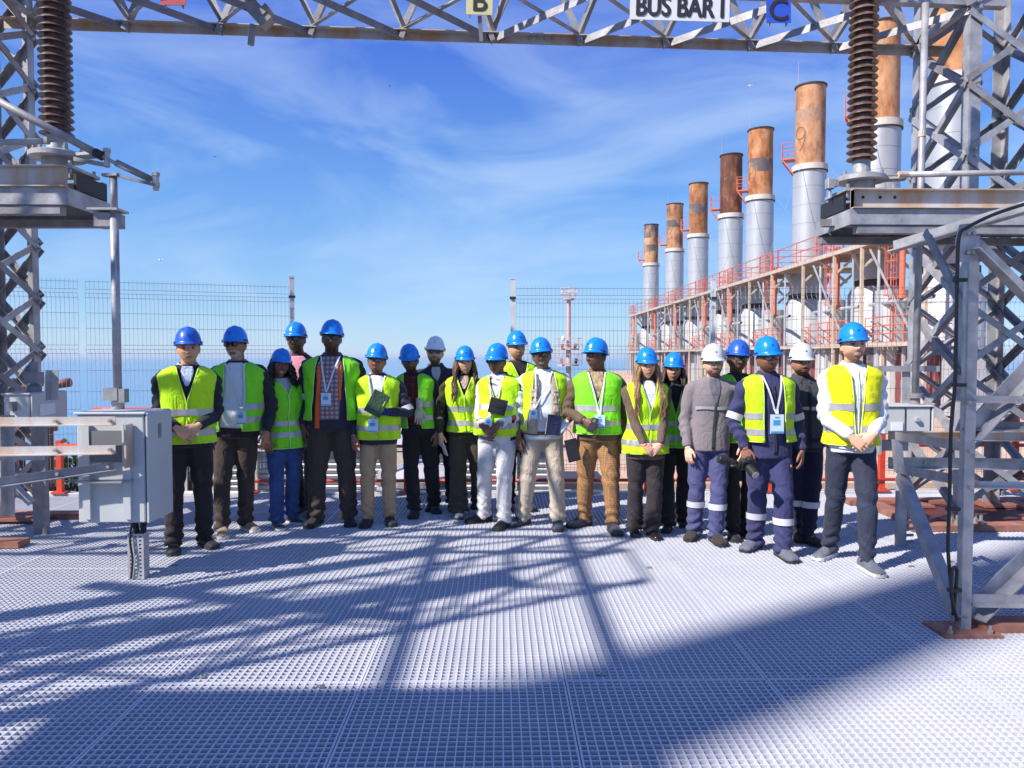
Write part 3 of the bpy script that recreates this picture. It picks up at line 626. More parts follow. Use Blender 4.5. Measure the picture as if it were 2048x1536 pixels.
bar(W(1790, 505, Yb + 1.2), W(2180, 392, Yb + .1), .085, 'top_rail', GALV, t=.01)
# black cable clipped to the leg
cb = thing('earth_cable', 'black cable clipped to the right foreground leg and coiled at its foot', 'cable', W(1908, 1215, Yb - .1))
pts = [W(2060, 405, Yb - .05), W(1990, 428, Yb - .05), W(1935, 455, Yb - .06), W(1918, 475, Yb - .07), W(1914, 560, Yb - .07), W(1910, 760, Yb - .07), W(1902, 860, Yb - .07), W(1899, 1000, Yb - .07), W(1896, 1090, Yb - .06), W(1900, 1150, Yb - .06), W(1907, 1225, Yb - .05)]
MB().tube(cat([V(*p) for p in pts]), .010, 8).build('cable', BLACKM, cb, smooth=True)
MB().tube(cat([W(1906, 1230, Yb - .05), W(1914, 1150, Yb - .07), W(1910, 1135, Yb - .08), W(1904, 1145, Yb - .08), W(1903, 1190, Yb - .08), W(1914, 1240, Yb - .05)]), .010, 8).build('coil', BLACKM, cb, smooth=True)
for px, py in ((1911, 770), (1899, 1018), (1913, 560), (1902, 1180)): MB().box(W(px, py, Yb - .07) + V(.02, 0, 0), (.07, .03, .02)).build('cable_clip', BLACKM, cb)
# mechanism cabinet behind it and its drive pipe
th, c, w, d, h = cabinet('grey cabinet with a small white plate behind the right foreground leg', XZ(1770, 6.3), XZ(1864, 6.3), 6.3, 6.6, ZZ(870, 6.3), ZZ(815, 6.3), 1)
MB().box((c.x - .09, c.y - d / 2 - .005, c.z - .05), (.10, .006, .07)).build('rating_plate', WHITEM, th)
MB().box((c.x - .02, c.y - d / 2 - .004, c.z), (.006, .008, h * .96)).build('door_seam', CABD, th)
MB().box((c.x + .08, c.y - d / 2 - .015, c.z + .01), (.035, .03, .03)).build('lock', GALV, th)
MB().box((c.x - .19, c.y + .02, c.z - .05), (.02, .2, .5)).build('mount_plate', GALV, th)
MB().box((c.x + .12, c.y + .1, c.z + .28), (.07, .012, .36)).build('mount_plate', GALV, th)
MB().bar((c.x - .15, c.y + .1, c.z + .44), (c.x + .4, c.y + .1, c.z + .44), .07, .05).build('mount_rail', GALV, th)
MB().box((c.x, c.y + .1, c.z - .24), (.3, .012, .1)).build('mount_plate', GALV, th)
MB().box((XZ(1808, 6.2), 6.2, .23), (.075, .05, .46)).build('pedestal', GALV, th)
for k in range(8):
    MB().box((XZ(1824, 6.2), 6.2, .03 + .055 * k), (.085, .012, .022)).build('tray_rung', GALV_D, th)
dp = thing('drive_pipe', 'vertical pale drive pipe below the right platform', 'pipe', (XZ(1832, 6.25), 6.25, 1))
xx = XZ(1832, 6.4); MB().tube([(xx, 6.4, ZZ(795, 6.4)), (xx + .02, 6.4, ZZ(0, 6.4))], .028, 14).build('tube', GALV, dp, smooth=True)
MB().lathe([(.06, 0), (.06, .02), (.04, .03), (.04, .08), (.065, .08), (.065, .12)], (xx, 6.4, ZZ(815, 6.4)), 16).build('coupling', GALV_D, dp, autos=30)
MB().lathe([(.033, 0), (.033, .05)], (xx + .012, 6.4, ZZ(270, 6.4)), 12).build('rust_collar', RUSTY, dp)
# long horizontal channels at waist height on the right
for lab, p0, p1, hh, m_ in (('rusty horizontal channel in front of the right cabinet', (1776, 871, 5.9), (2250, 873, 5.9), .075, RUSTY), ('grey horizontal channel below the rusty one at right', (1776, 925, 6.0), (2250, 930, 6.0), .09, GALV)):
    br = thing('bracket_arm', lab, 'bracket', W(*p0)); MB().chan(W(*p0), W(*p1), hh, .05, .007).build('channel', m_, br)
    for f_ in (.15, .3, .6): q = W(*p0).lerp(W(*p1), f_); MB().tube([q + V(0, -.004, 0), q + V(0, -.02, 0)], .010, 6).build('bolt', BOLT, br)
fb = thing('tower_footing', 'red-brown painted footing frame of the right gantry tower', 'footing', (RX + .4, 7.2, .02))
PRR = mat('primer_red', (.4, .13, .08))
for y in (6.75, 7.95): MB().box((RX + .6, y, .03), (2.3, .18, .05)).build('beam', PRR, fb)
for x in (RX - .35, RX + 1.15): MB().box((x, 7.35, .03), (.18, 1.02, .05)).build('beam', PRR, fb)
MB().box((RX + .4, 7.35, .012), (1.32, 1.0, .012)).build('cover_plate', mat('dark_primer', (.10, .025, .02), .6, 0, var=.3), fb)
for sx in (-.1, .12, .9, 1.1):
    for y in (6.72, 6.8): MB().lathe([(.03, .05), (.03, .09), (.015, .09), (.015, .14)], (RX + sx, y, 0), 6).build('anchor_nut', BOLT, fb)
fb2 = thing('tower_footing', 'red-brown painted footing frame under the left gantry tower', 'footing', (LX, 7.2, .02))
MB().box((LX - .3, 6.28, .03), (1.5, .16, .05)).build('beam', PRR, fb2); MB().box((LX - .3, 7.4, .03), (1.5, .16, .05)).build('beam', PRR, fb2)
# ================================================================ EXHAUST STACKS
SX = W(1622, 160, 47.2).x
def uvm(name, c_lo, c_mid, c_hi, band=True, seed=0.0, dark=0.0):
    """weathered rusty steel: vertical streaks, courses of plate"""
    m = bpy.data.materials.new(name); m.use_nodes = True; t = m.node_tree; b = t.nodes['Principled BSDF']; b.inputs['Roughness'].default_value = .75
    tc = t.nodes.new('ShaderNodeTexCoord'); mp = t.nodes.new('ShaderNodeMapping'); mp.inputs['Scale'].default_value = (1.1, 1.1, .55); mp.inputs['Location'].default_value = (seed * 3.1, seed, seed * 1.7)
    t.links.new(tc.outputs['Object'], mp.inputs[0])
    n = t.nodes.new('ShaderNodeTexNoise'); n.inputs['Scale'].default_value = 1.3; n.inputs['Detail'].default_value = 8; n.inputs['Roughness'].default_value = .65; t.links.new(mp.outputs[0], n.inputs['Vector'])
    r = t.nodes.new('ShaderNodeValToRGB'); e = r.color_ramp.elements; e[0].position = .33; e[0].color = (*c_lo, 1); e[1].position = .72; e[1].color = (*c_hi, 1); k = e.new(.52); k.color = (*c_mid, 1)
    # long vertical run-off streaks and dark scabs over the base tone
    m2 = t.nodes.new('ShaderNodeMapping'); m2.inputs['Scale'].default_value = (2.2, 2.2, .22); m2.inputs['Location'].default_value = (seed * 2.3, seed * 5, seed); t.links.new(tc.outputs['Object'], m2.inputs[0])
    n2 = t.nodes.new('ShaderNodeTexNoise'); n2.inputs['Scale'].default_value = 1.5; n2.inputs['Detail'].default_value = 6; n2.inputs['Roughness'].default_value = .7; t.links.new(m2.outputs[0], n2.inputs['Vector'])
    add = t.nodes.new('ShaderNodeMath'); add.operation = 'MULTIPLY_ADD'; add.inputs[1].default_value = .30; t.links.new(n2.outputs[0], add.inputs[0])
    sc_ = t.nodes.new('ShaderNodeMath'); sc_.operation = 'MULTIPLY_ADD'; sc_.inputs[1].default_value = 1.15; sc_.inputs[2].default_value = -.22; t.links.new(n.outputs[0], sc_.inputs[0]); t.links.new(sc_.outputs[0], add.inputs[2])
    t.links.new(add.outputs[0], r.inputs[0]); col = r.outputs[0]
    for sc2, thr, cc, st in ((1.1, .60, tuple(x * .32 for x in c_lo), (1, 1, .5)), (2.6, .66, (.66, .50, .36), (1, 1, .5))):
        m3 = t.nodes.new('ShaderNodeMapping'); m3.inputs['Scale'].default_value = st; m3.inputs['Location'].default_value = (seed * 7, 0, seed * 3); t.links.new(tc.outputs['Object'], m3.inputs[0])
        n3 = t.nodes.new('ShaderNodeTexNoise'); n3.inputs['Scale'].default_value = sc2; n3.inputs['Detail'].default_value = 7; n3.inputs['Roughness'].default_value = .7; t.links.new(m3.outputs[0], n3.inputs['Vector'])
        r3 = t.nodes.new('ShaderNodeValToRGB'); r3.color_ramp.elements[0].position = thr - .04; r3.color_ramp.elements[1].position = thr + .08; r3.color_ramp.elements[1].color = (.75, .75, .75, 1); t.links.new(n3.outputs[0], r3.inputs[0])
        mx_ = t.nodes.new('ShaderNodeMixRGB'); t.links.new(r3.outputs[0], mx_.inputs[0]); t.links.new(col, mx_.inputs[1]); mx_.inputs[2].default_value = (*cc, 1); col = mx_.outputs[0]
    t.links.new(col, b.inputs['Base Color'])
    MATS[name] = m; return m
CLAD = mat('stack_cladding', (0.46, 0.465, 0.48), 0.42, 0.35, var=0.10, vscale=1.2, bump=.05, bscale=3, stretch=(1, 1, .3))
CLAD2 = mat('silencer_cladding', (0.42, 0.42, 0.43), 0.5, 0.2, col2=(.52, .52, .52), vscale=.8, detail=7, stretch=(1, 1, .25))
DKRING = mat('scorch_and_shade_steel', (0.05, 0.03, 0.035), .7)  # dark for scorched rims and joints, and for shade under the flanges
PALE = mat('pale_flange', (.58, .52, .47), .6, 0, var=.1)
depths = [32.3, 38.5, 47.2, 56.2, 63.3, 73.7, 83.6, 96.6]
nums = ['8', '9', '9', '10', '11', '12', '13', '14']
nums = ['', '', '9', '10', '11', '12', '13', '14']
DIG = {'0': [[(math.cos(a) * .5, math.sin(a)) for a in np.linspace(0, 6.283, 25)]],
       '1': [[(0, -1), (0, 1), (-.3, .6)]],
       '2': [[(-.5, .5), (-.35, .9), (0, 1), (.4, .85), (.5, .5), (.3, .1), (-.5, -1), (.55, -1)]],
       '3': [[(-.5, .8), (-.1, 1), (.35, .85), (.45, .5), (.2, .12), (-.1, .05), (.3, -.05), (.5, -.45), (.35, -.85), (-.1, -1), (-.5, -.8)]],
       '4': [[(.3, -1), (.3, 1), (-.55, -.3), (.6, -.3)]],
       '9': [[(math.cos(a) * .45, .45 + math.sin(a) * .5) for a in np.linspace(0, 6.283, 19)] + [(.45, .0), (.3, -.6), (.0, -1)]]}
INKS = mat('faded_paint', (.20, .12, .08), .8)
def digit(ch, R_, ang, zc, hh, th, cx, cy):
    for line in DIG[ch]:
        m = MB(); pts = []
        for (x0, z0), (x1, z1) in zip(line[:-1], line[1:]):
            for k in range(4): pts.append((x0 + (x1 - x0) * k / 4, z0 + (z1 - z0) * k / 4))
        pts.append(line[-1]); w = .038
        rows = []
        for i, (x, z) in enumerate(pts):
            a = pts[max(i - 1, 0)]; b2 = pts[min(i + 1, len(pts) - 1)]; dx, dz = b2[0] - a[0], b2[1] - a[1]; L = math.hypot(dx, dz) or 1
            nx, nz = -dz / L * w, dx / L * w; row = []
            for s_ in (-1, 1):
                u = (x + nx * s_) * hh; zz = zc + (z + nz * s_) * hh; t_ = ang + u / R_
                row.append((cx + (R_ + .012) * math.sin(t_), cy - (R_ + .012) * math.cos(t_), zz))
            rows.append(row)
        m.grid(rows); m.build('painted_number', INKS, th)
RUSTS = [((.28, .10, .045), (.54, .27, .12), (.68, .44, .26)), ((.34, .14, .06), (.60, .34, .17), (.70, .50, .36)), ((.32, .15, .08), (.56, .32, .18), (.68, .47, .33)), ((.24, .085, .035), (.52, .24, .09), (.64, .42, .25)),
         ((.07, .025, .018), (.17, .06, .03), (.42, .19, .09)), ((.14, .06, .035), (.42, .19, .075), (.60, .37, .20)), ((.17, .08, .055), (.48, .25, .12), (.62, .43, .29)), ((.26, .13, .08), (.56, .34, .19), (.68, .52, .38))]
BAND = mat('dark_painted_band', (.11, .085, .09), .75, 0, col2=(.42, .22, .11), vscale=1.6, v0=.46, v1=.66, detail=8, stretch=(1, 1, .45))
names = ['nearest rusty stack, half hidden by the right lattice tower', 'tall rusty stack behind the right insulator', 'rusty stack painted with a 9, left of the right insulator', 'rusty stack with a dark band and a painted 0',
         'darkest rust-brown stack between the 0 stack and the 2 stack', 'rusty stack fourth from the far end of the row', 'rusty stack painted with a 3, second farthest', 'smallest farthest rusty stack at the end of the row']
names[5] = 'rusty stack third farthest in the row, next to the darkest one'
for i, Y in enumerate(depths):
    th = thing('exhaust_stack', names[i], 'chimney', (SX, Y, -.9), 'row of rusty exhaust stacks')
    rg = lambda prof, m_, nm, n=40: MB().lathe(prof, (SX, Y, 0), n).build(nm, m_, th, autos=35)
    zt = ZZ(163, 46.5); zj = ZZ(326, 46.5)
    rm = uvm('rust_%d' % i, *[(c_[0] * .84, c_[1] * .70, c_[2] * .60) for c_ in RUSTS[i]], seed=i * 1.37)
    rg([(.90, zj), (.90, zt), (.84, zt), (.84, zt - 2.0)], rm, 'upper_shell')
    rg([(.91, zt - .02), (.97, zt - .02), (.97, zt + .06), (.85, zt + .06)], DKRING, 'rim')
    if i in (3, 7, 5, 6, 2):
        bands = {3: [(zt - 3.2, zt - 2.2)], 7: [(zt - 1.7, zt - .02), (zt - 3.4, zt - 2.6)], 5: [(zt - 2.9, zt - 2.0)], 6: [(zt - 2.6, zt - 1.8)], 2: [(zt - 2.3, zt - 1.5)]}[i]
        for z0, z1 in bands: rg([(.905, z0), (.905, z1)], BAND if i != 2 else mat('faint_band', (.38, .22, .14), .8, 0, var=.2), 'painted_band')
    rg([(1.0, zj - .3), (1.08, zj - .3), (1.08, zj + .05), (.9, zj + .06)], PALE, 'flange'); rg([(1.04, zj - .36), (1.085, zj - .36), (1.085, zj - .30)], DKRING, 'flange_shade_ring')  # dark ring holds the shade under the flange in its colour
    rg([(1.0, 6.9), (1.0, zj - .3)], CLAD, 'lower_shell')
    for z in np.arange(7.6, zj - .6, 1.15): rg([(1.002, z - .02), (1.014, z - .02), (1.014, z + .02), (1.002, z + .02)], CLAD, 'cladding_joint')
    # transition and silencer under the walkway
    rg([(1.12, 5.5), (1.12, 6.6), (1.0, 6.95)], CLAD2, 'neck'); rg([(1.15, 5.15), (1.2, 5.15), (1.2, 5.45), (1.15, 5.45)], DKRING, 'expansion_joint')
    rg([(1.42, -.9), (1.42, 4.75), (1.2, 5.15)], CLAD2, 'silencer')
    for z in (.9, 2.4, 3.9): rg([(1.422, z - .03), (1.436, z - .03), (1.436, z + .03), (1.422, z + .03)], CLAD, 'cladding_joint')
    MB().lathe([(.7, -.9), (.7, 4.6)], (SX - 1.6, Y + 1.7, 0), 24).build('side_vessel', CLAD2, th, autos=35)
    # service balcony on the upper shell
    if i > 0:
        a = Vector((-.92, .39 * 20 / SX * (47 / Y) ** .5, 0)).normalized(); zb = zj + .5; o = V(SX, Y, zb); pr = Vector((-a.y, a.x, 0))
        pl = [o + a * .92 + pr * .45, o + a * .92 - pr * .45, o + a * 1.65 - pr * .45, o + a * 1.65 + pr * .45]
        MB().add([p for p in pl] + [p + V(0, 0, .09) for p in pl], [(0, 1, 2, 3), (7, 6, 5, 4), (0, 4, 5, 1), (1, 5, 6, 2), (2, 6, 7, 3), (3, 7, 4, 0)]).build('balcony_floor', ORANGE, th)
        for s_ in (-.4, .4): MB().bar(o + a * 1.6 + pr * s_, o + a * .9 + pr * s_ + V(0, 0, -1.0), .07, .07).build('balcony_strut', ORANGE, th)
        for z in (.55, 1.05): MB().tube([pl[0] + V(0, 0, z), pl[3] + V(0, 0, z), pl[2] + V(0, 0, z), pl[1] + V(0, 0, z)], .022, 5).build('balcony_rail', ORANGE, th)
        for p in (pl[2], pl[3], (pl[2] + pl[3]) / 2): MB().tube([p, p + V(0, 0, 1.1)], .022, 5).build('balcony_post', ORANGE, th)
        MB().tube([V(SX - .9, Y - .25, zt), V(SX - .9, Y - .25, zt + 1.5)], [.02, .008], 5).build('lightning_rod', GALV, th)
        for sx, sy in ((-1, -1), (1, -1)):
            MB().tube([V(SX + sx * .75, Y + sy * .6, zj + .1), V(SX + sx * 4.0 - .5, Y + sy * 5.5, 7.2)], .013, 4, False).build('guy_wire', GALV, th)
        t_ = -0.9 + .25
    if nums[i]:
        base = math.atan2(SX, Y)                       # direction towards the camera
        cam_ang = -math.atan2(SX, Y)
        n_ = len(nums[i])
        for k, ch in enumerate(nums[i]):
            digit(ch, .905, cam_ang - .72 + (k - (n_ - 1)) * .85 + (.25 if i == 7 else 0), zj + 1.65, .62 if i != 2 else .75, th, SX, Y)
# ---------------------------------------------------------------- walkway structure along the stacks
WX = 17.0; ZP = 6.8; ZL = 2.1
wk = thing('stack_walkway', 'beige steel walkway structure with orange-red railings along the stacks', 'walkway', (WX, 34, -.9))
pd = [29.6, 34.9, 37.8, 41.7, 46.5, 50.7, 55.4, 62.5, 66.7, 72.6, 76.8, 85.6, 93.5, 97.4]
for y in pd:
    MB().bar((WX, y, -.9), (WX, y, ZP - .1), .13, .13, (1, 0, 0)).build('column', BEIGE, wk)
    if y > 33: MB().bar((WX + .1, y, ZP - 1.0), (WX + 1.1, y, ZP - .1), .10, .10).build('knee_brace', BEIGE, wk)
for z, h in ((ZP, .20), (ZL, .18)):
    for a, b2 in zip(pd[:-1], pd[1:]):
        MB().bar((WX, a + .02, z), (WX, b2 - .02, z), .16, h).build('edge_beam', BEIGE, wk)
    for a, b2 in zip(pd[:-1], pd[1:]):
        MB().box((WX + 1.0, (a + b2) / 2, z + h / 2 + .02), (1.8, b2 - a - .03, .05)).build('floor_plate', mat('walkway_floor', (.34, .24, .17), .8, 0, var=.2), wk)
for Y in depths:
    for dy in (-1.7, 1.7):
        MB().bar((WX, Y + dy, ZP - .02), (SX + 2.2, Y + dy, ZP - .02), .16, .24).build('cross_beam', BEIGE, wk)
        for s_ in (-1, 1): MB().bar((SX + s_ * 1.1, Y + dy * .6, ZP - 1.3), (SX + s_ * 2.1, Y + dy, ZP - .15), .14, .14).build('knee_brace', BEIGE, wk)
    MB().box((SX, Y - 1.62, ZP + .14), (4.2, 1.1, .05)).build('floor_plate', MATS['walkway_floor'], wk)
def railing(p0, p1, n, hgt=1.1, rails=(.35, .72, 1.1)):
    p0 = V(*p0); p1 = V(*p1)
    for z in rails: MB().tube([p0 + V(0, 0, z), p1 + V(0, 0, z)], .028, 5, False).build('rail', ORANGE, wk)
    for i in range(n + 1):
        p = p0.lerp(p1, i / n); MB().tube([p, p + V(0, 0, hgt)], .03, 5, False).build('rail_post', ORANGE, wk)
def ladder(x, y, z0, z1, cage=True):
    for s_ in (-.22, .22): MB().tube([(x, y + s_, z0), (x, y + s_, z1)], .03, 5, False).build('ladder_rail', ORANGE, wk)
    m = MB()
    for z in np.arange(z0 + .2, z1, .3): m.tube([(x, y - .22, z), (x, y + .22, z)], .016, 4, False)
    m.build('ladder_rungs', ORANGE, wk)['kind'] = 'stuff'
    if cage:
        for z in np.arange(z0 + 2.2, z1 + .1, .75):
            pts = [(x - .36 * math.sin(a), y - .36 * math.cos(a), z) for a in np.linspace(0, math.pi, 9)]; MB().tube(pts, .018, 4, False).build('cage_hoop', ORANGE, wk)
        for a in (.5, 1.2, 1.9, 2.6): MB().tube([(x - .36 * math.sin(a), y - .36 * math.cos(a), z0 + 2.2), (x - .36 * math.sin(a), y - .36 * math.cos(a), z1 + .1)], .014, 4, False).build('cage_strap', ORANGE, wk)
zf = ZP + .16
for a, b2 in zip(depths[:-1], depths[1:]):
    railing((WX, a - 1.6, zf), (WX, a + 1.6, zf), 3)
    railing((WX, a - 1.6, zf), (SX + 1.5, a - 1.6 - .5, zf), 3)
    railing((WX + .05, a + 1.6, zf), (WX + .05, b2 - 1.6, zf), max(2, int((b2 - a - 3.2) / 2)), rails=(.55, 1.1))
railing((WX, depths[-1] - 1.6, zf), (WX, depths[-1] + 1.6, zf), 3)
railing((WX, depths[-1] + 1.6, zf), (SX, depths[-1] + 1.6, zf), 3)
for i, Y in enumerate(depths):
    railing((WX, Y - 2.2, ZL + .14), (WX, Y + 2.2, ZL + .14), 4)
    ladder(WX + .5, Y + .7, ZL, zf + 1.1)
    # fat red dropper pipe
    MB().tube([(WX + .35, Y - .3, ZP - 2.6), (WX + .35, Y - .3, ZP + .4)], .12, 10).lathe([(.2, ZP - 2.7), (.2, ZP - 2.58)], (WX + .35, Y - .3, 0), 12).build('dropper_pipe', ORANGE, wk)
    # pipework and bracing hung between the levels
    for dx, dy, r_, m_ in ((.25, 1.5, .07, CLAD2), (.3, -2.1, .06, CLAD)):
        MB().tube([(WX + dx, Y + dy, ZL - 2.4), (WX + dx, Y + dy, ZP - .2)], r_, 8, False).build('riser_pipe', m_, wk)
    MB().bar((WX + .02, Y - 1.9, ZL + .2), (WX + .02, Y + 1.9, ZP - .3), .07, .07, (1, 0, 0)).build('wind_brace', CLAD, wk)
    MB().tube([(WX + .4, Y - 2.6, ZL + 1.9), (WX + .4, Y + 2.6, ZL + 1.9)], .09, 8, False).build('header_pipe', CLAD2, wk)
    railing((WX + 1.7, Y - 2.2, ZL + .14), (WX + 1.7, Y + 2.2, ZL + .14), 4)
    for dz in (): MB().tube([(WX + .2, Y - 1.2, ZL + dz - 1), (WX + .2, Y + 1.4, ZL + dz - 1)], .03, 5, False).build('rail', ORANGE, wk)
# engine hall blocks behind, under the lower walkway
hl = thing('plant_base', 'dark red and grey plant housings below the lower walkway of the stacks', 'plant', (19, 34, -.9))
DRD = mat('dark_red_panel', (.20, .05, .045), .7, 0, var=.25, vscale=2); GRP = mat('grey_panel', (.38, .38, .40), .7, 0, var=.15)
yy = 29.0; k = 0
while yy < 100:
    w_ = random.uniform(1.2, 2.8); MB().box((18.4 + random.uniform(0, .25), yy + w_ / 2, .45), (1.2, w_ - .12, 2.7 + random.uniform(-.5, 0))).build('housing', DRD if k % 3 else GRP, hl); yy += w_; k += 1
    MB().bar((17.3, yy, -.9), (17.3, yy, ZL - .12), .12, .12, (1, 0, 0)).build('post', BEIGE if k % 2 else GRP, hl)
# mast with radar scanner
FRED = mat('faded_red', (.55, .16, .13), .7)
ms = thing('radar_mast', 'pale pink lattice platform mast with a radar scanner on top, behind the fence', 'mast', (XZ(1137, 58), 58, -22))
mxx = XZ(1137, 58); PINK = mat('faded_pink_paint', (.60, .40, .36), .7, 0, var=.12); zz = lambda py: ZZ(py, 58)
MB().tube([(mxx, 58, -22), (mxx, 58, zz(700)), (mxx, 58, zz(600)), (mxx, 58, zz(590))], [.30, .20, .16, .15], 12).build('column', PINK, ms, smooth=True)
MB().box((mxx + .05, 58, zz(582)), (1.3, .14, .12), Euler((0, -.06, .2)).to_matrix()).build('scanner_bar', WHITEM, ms)
MB().box((mxx, 58, zz(590)), (.35, .3, .5)).build('scanner_gearbox', PINK, ms)
for pyf in (600, 700, 732):
    rr = .45 if pyf == 600 else .85
    MB().lathe([(rr, zz(pyf)), (rr, zz(pyf) + .12)], (mxx, 58, 0), 16).build('platform', PINK, ms)
    for z in (.45, .9):
        MB().tube([(mxx + (rr + .2) * math.cos(a), 58 + (rr + .2) * math.sin(a), zz(pyf) + z) for a in np.linspace(0, 6.283, 13)], .02, 4, False).build('rail', PINK, ms)
    for a in np.linspace(0, 6.283, 9)[:-1]: MB().tube([(mxx + (rr + .2) * math.cos(a), 58 + (rr + .2) * math.sin(a), zz(pyf) + .05), (mxx + (rr + .2) * math.cos(a), 58 + (rr + .2) * math.sin(a), zz(pyf) + .95)], .02, 4, False).build('rail_post', PINK, ms)
for dx, dy, col in ((-.55, zz(694), FRED), (.45, zz(692), FRED), (-.6, zz(722), FRED), (.5, zz(722), BLACKM)):
    MB().box((mxx + dx, 57.2, dy), (.22, .10, .4), Euler((0, .25 if dx > 0 else 0, 0)).to_matrix()).build('antenna_panel', col, ms)
MB().lathe([(.1, 0), (.14, .05), (.14, .28), (.05, .4)], (mxx - .45, 57.6, zz(682)), 14).build('radome', WHITEM, ms, smooth=True)
# gulls far off in the sky
for (px, py, Yd, lab) in ((1502, 171, 30, 'white gull gliding left of the 9 stack top'), (322, 520, 60, 'white gull low over the sea above the left fence'), (430, 314, 60, 'small dark gull in the sky above the left fence post'), (779, 172, 60, 'small dark gull in the sky left of centre')):
    p = W(px, py, Yd); s_ = .17 * Yd / 30 * (.8 if py == 520 else .5 if py != 171 else .75)
    g_ = thing('gull', lab, 'bird', p)
    gm = mat('gull_white', (.75, .76, .78), .7) if py in (171, 520) else mat('gull_grey', (.2, .2, .22), .7)
    MB().rings([[(p.x + s_ * (-.9 + 1.8 * t), p.y + r_ * math.cos(a) * s_ * .2, p.z + r_ * math.sin(a) * s_ * .2) for a in np.linspace(0, 6.283, 9)[:-1]] for t, r_ in ((0, .15), (.25, 1), (.6, .9), (.85, .5), (1, .1))]).build('body', gm, g_, smooth=True)
    for sd in (-1, 1):
        MB().add([p + V(-.25 * s_, 0, .05 * s_), p + V(.3 * s_, 0, .05 * s_), p + V(.25 * s_, sd * .7 * s_, .35 * s_), p + V(-.1 * s_, sd * .7 * s_, .38 * s_), p + V(.35 * s_, sd * 1.5 * s_, .2 * s_)] + [p + V(-.25 * s_, 0, .0), p + V(.3 * s_, 0, 0), p + V(.25 * s_, sd * .7 * s_, .31 * s_), p + V(-.1 * s_, sd * .7 * s_, .34 * s_)], [(0, 1, 2, 3), (3, 2, 4), (5, 8, 7, 6), (8, 4, 7)]).build('wing', gm, g_)
# ================================================================ PEOPLE
PEND = []                                    # (object, voxel, smooth, post)
def superell(a, b, th, e=2.35):
    c, s_ = math.cos(th), math.sin(th)
    return a * math.copysign(abs(s_) ** (2 / e), s_), -b * math.copysign(abs(c) ** (2 / e), c)
def lerp_tab(tab, z):
    if z <= tab[0][0]: return tab[0][1:]
    for p, q in zip(tab[:-1], tab[1:]):
        if z <= q[0]:
            t = (z - p[0]) / (q[0] - p[0]); t = t * t * (3 - 2 * t) * .5 + t * .5
            return tuple(a + (b - a) * t for a, b in zip(p[1:], q[1:]))
    return tab[-1][1:]
TORSO_M = [(0.78, .172, .122), (.90, .170, .120), (1.02, .160, .118), (1.12, .160, .118), (1.25, .176, .126), (1.34, .184, .118), (1.40, .176, .100), (1.44, .148, .084), (1.465, .112, .074), (1.49, .078, .066), (1.53, .066, .062)]
TORSO_F = [(0.78, .172, .122), (.90, .166, .118), (1.02, .140, .104), (1.12, .138, .104), (1.25, .158, .128), (1.34, .162, .110), (1.40, .155, .092), (1.44, .130, .078), (1.465, .096, .068), (1.49, .066, .058), (1.53, .056, .054)]
def ring(c, a, b, n, e=2.35):
    r = []
    for k in range(n):
        x, y = superell(a, b, 2 * math.pi * k / n, e); r.append((c[0] + x, c[1] + y, c[2]))
    return r
def vox(name, m, voxel, smooth, parent, mat_, post=None):
    """closed overlapping shapes fused into one continuous skin"""
    me = m.mesh(name, mat_); o = obj(name, me, parent)
    md = o.modifiers.new('fuse', 'REMESH'); md.mode = 'VOXEL'; md.voxel_size = voxel; md.use_smooth_shade = True
    if smooth:
        sm = o.modifiers.new('relax', 'SMOOTH'); sm.factor = .5; sm.iterations = smooth
    PEND.append((o, post, mat_)); return o
def normals(me):
    n = np.empty(len(me.vertices) * 3, np.float32); me.vertex_normals.foreach_get('vector', n); return n.reshape(-1, 3)
def coords(me):
    v = np.empty(len(me.vertices) * 3, np.float32); me.vertices.foreach_get('co', v); return v.reshape(-1, 3).astype(np.float64)
def cloth_folds(amp, seed, kind='top', s=1.0):
    rr = np.random.RandomState(seed); ph = rr.uniform(0, 6.28, 12)
    def post(me):
        v = coords(me); n = normals(me); x, y, z = v.T
        w = (np.sin(9 * x + 17 * z + 2.2 * np.sin(11 * x - 7 * y + ph[0]) + ph[1]) * .5 + np.sin(-14 * x + 26 * z + 6 * y + 1.7 * np.sin(8 * z + ph[2]) + ph[3]) * .35 + np.sin(31 * z + 19 * x + 2 * np.sin(17 * x + ph[4]) + ph[5]) * .25)
        if kind == 'leg':
            low = np.clip((0.30 * s - z) / (.22 * s), 0, 1); knee = np.exp(-((z - .50 * s) / .07) ** 2); cr = np.exp(-((z - .83 * s) / .06) ** 2)
            w = w * .5 + low * np.sin(75 * z / s + 14 * x + 3 * np.sin(22 * x + ph[6])) * 1.7 + knee * np.sin(50 * z + 20 * x + ph[7]) * .9 + cr * np.sin(36 * z + 26 * np.abs(x) + ph[8]) * .6
        else:
            arm = np.clip((np.abs(x) - .19 * s) / (.05 * s), 0, 1)
            w = w * .6 + arm * np.sin(58 * z + 25 * y + 2.5 * np.sin(20 * y + 9 * z + ph[6])) * 1.1
        v += n * (amp * w)[:, None]
        me.vertices.foreach_set('co', v.astype(np.float32).ravel())
    return post
def srgb(h):
    h = h.lstrip('#'); c = [int(h[i:i + 2], 16) / 255 for i in (0, 2, 4)]
    return tuple(x / 12.92 if x <= .04045 else ((x + .055) / 1.055) ** 2.4 for x in c)
SKIN = mat('skin', (.5, .3, .2), .48, 0, attr=True, bump=.06, bscale=220, spec=.4)
def cloth(name, col, rough=.85, var=.12, **kw): return mat(name, col, rough, 0, var=var, vscale=kw.pop('vscale', 7), bump=kw.pop('bump', .18), bscale=kw.pop('bscale', 55), spec=kw.pop('spec', .25), sheen=kw.pop('sheen', .1), crease=kw.pop('crease', .32), **kw)
VESTY = cloth('hi_vis_lime', (.52, .86, .012), .6, .05, bump=.12, bscale=24)
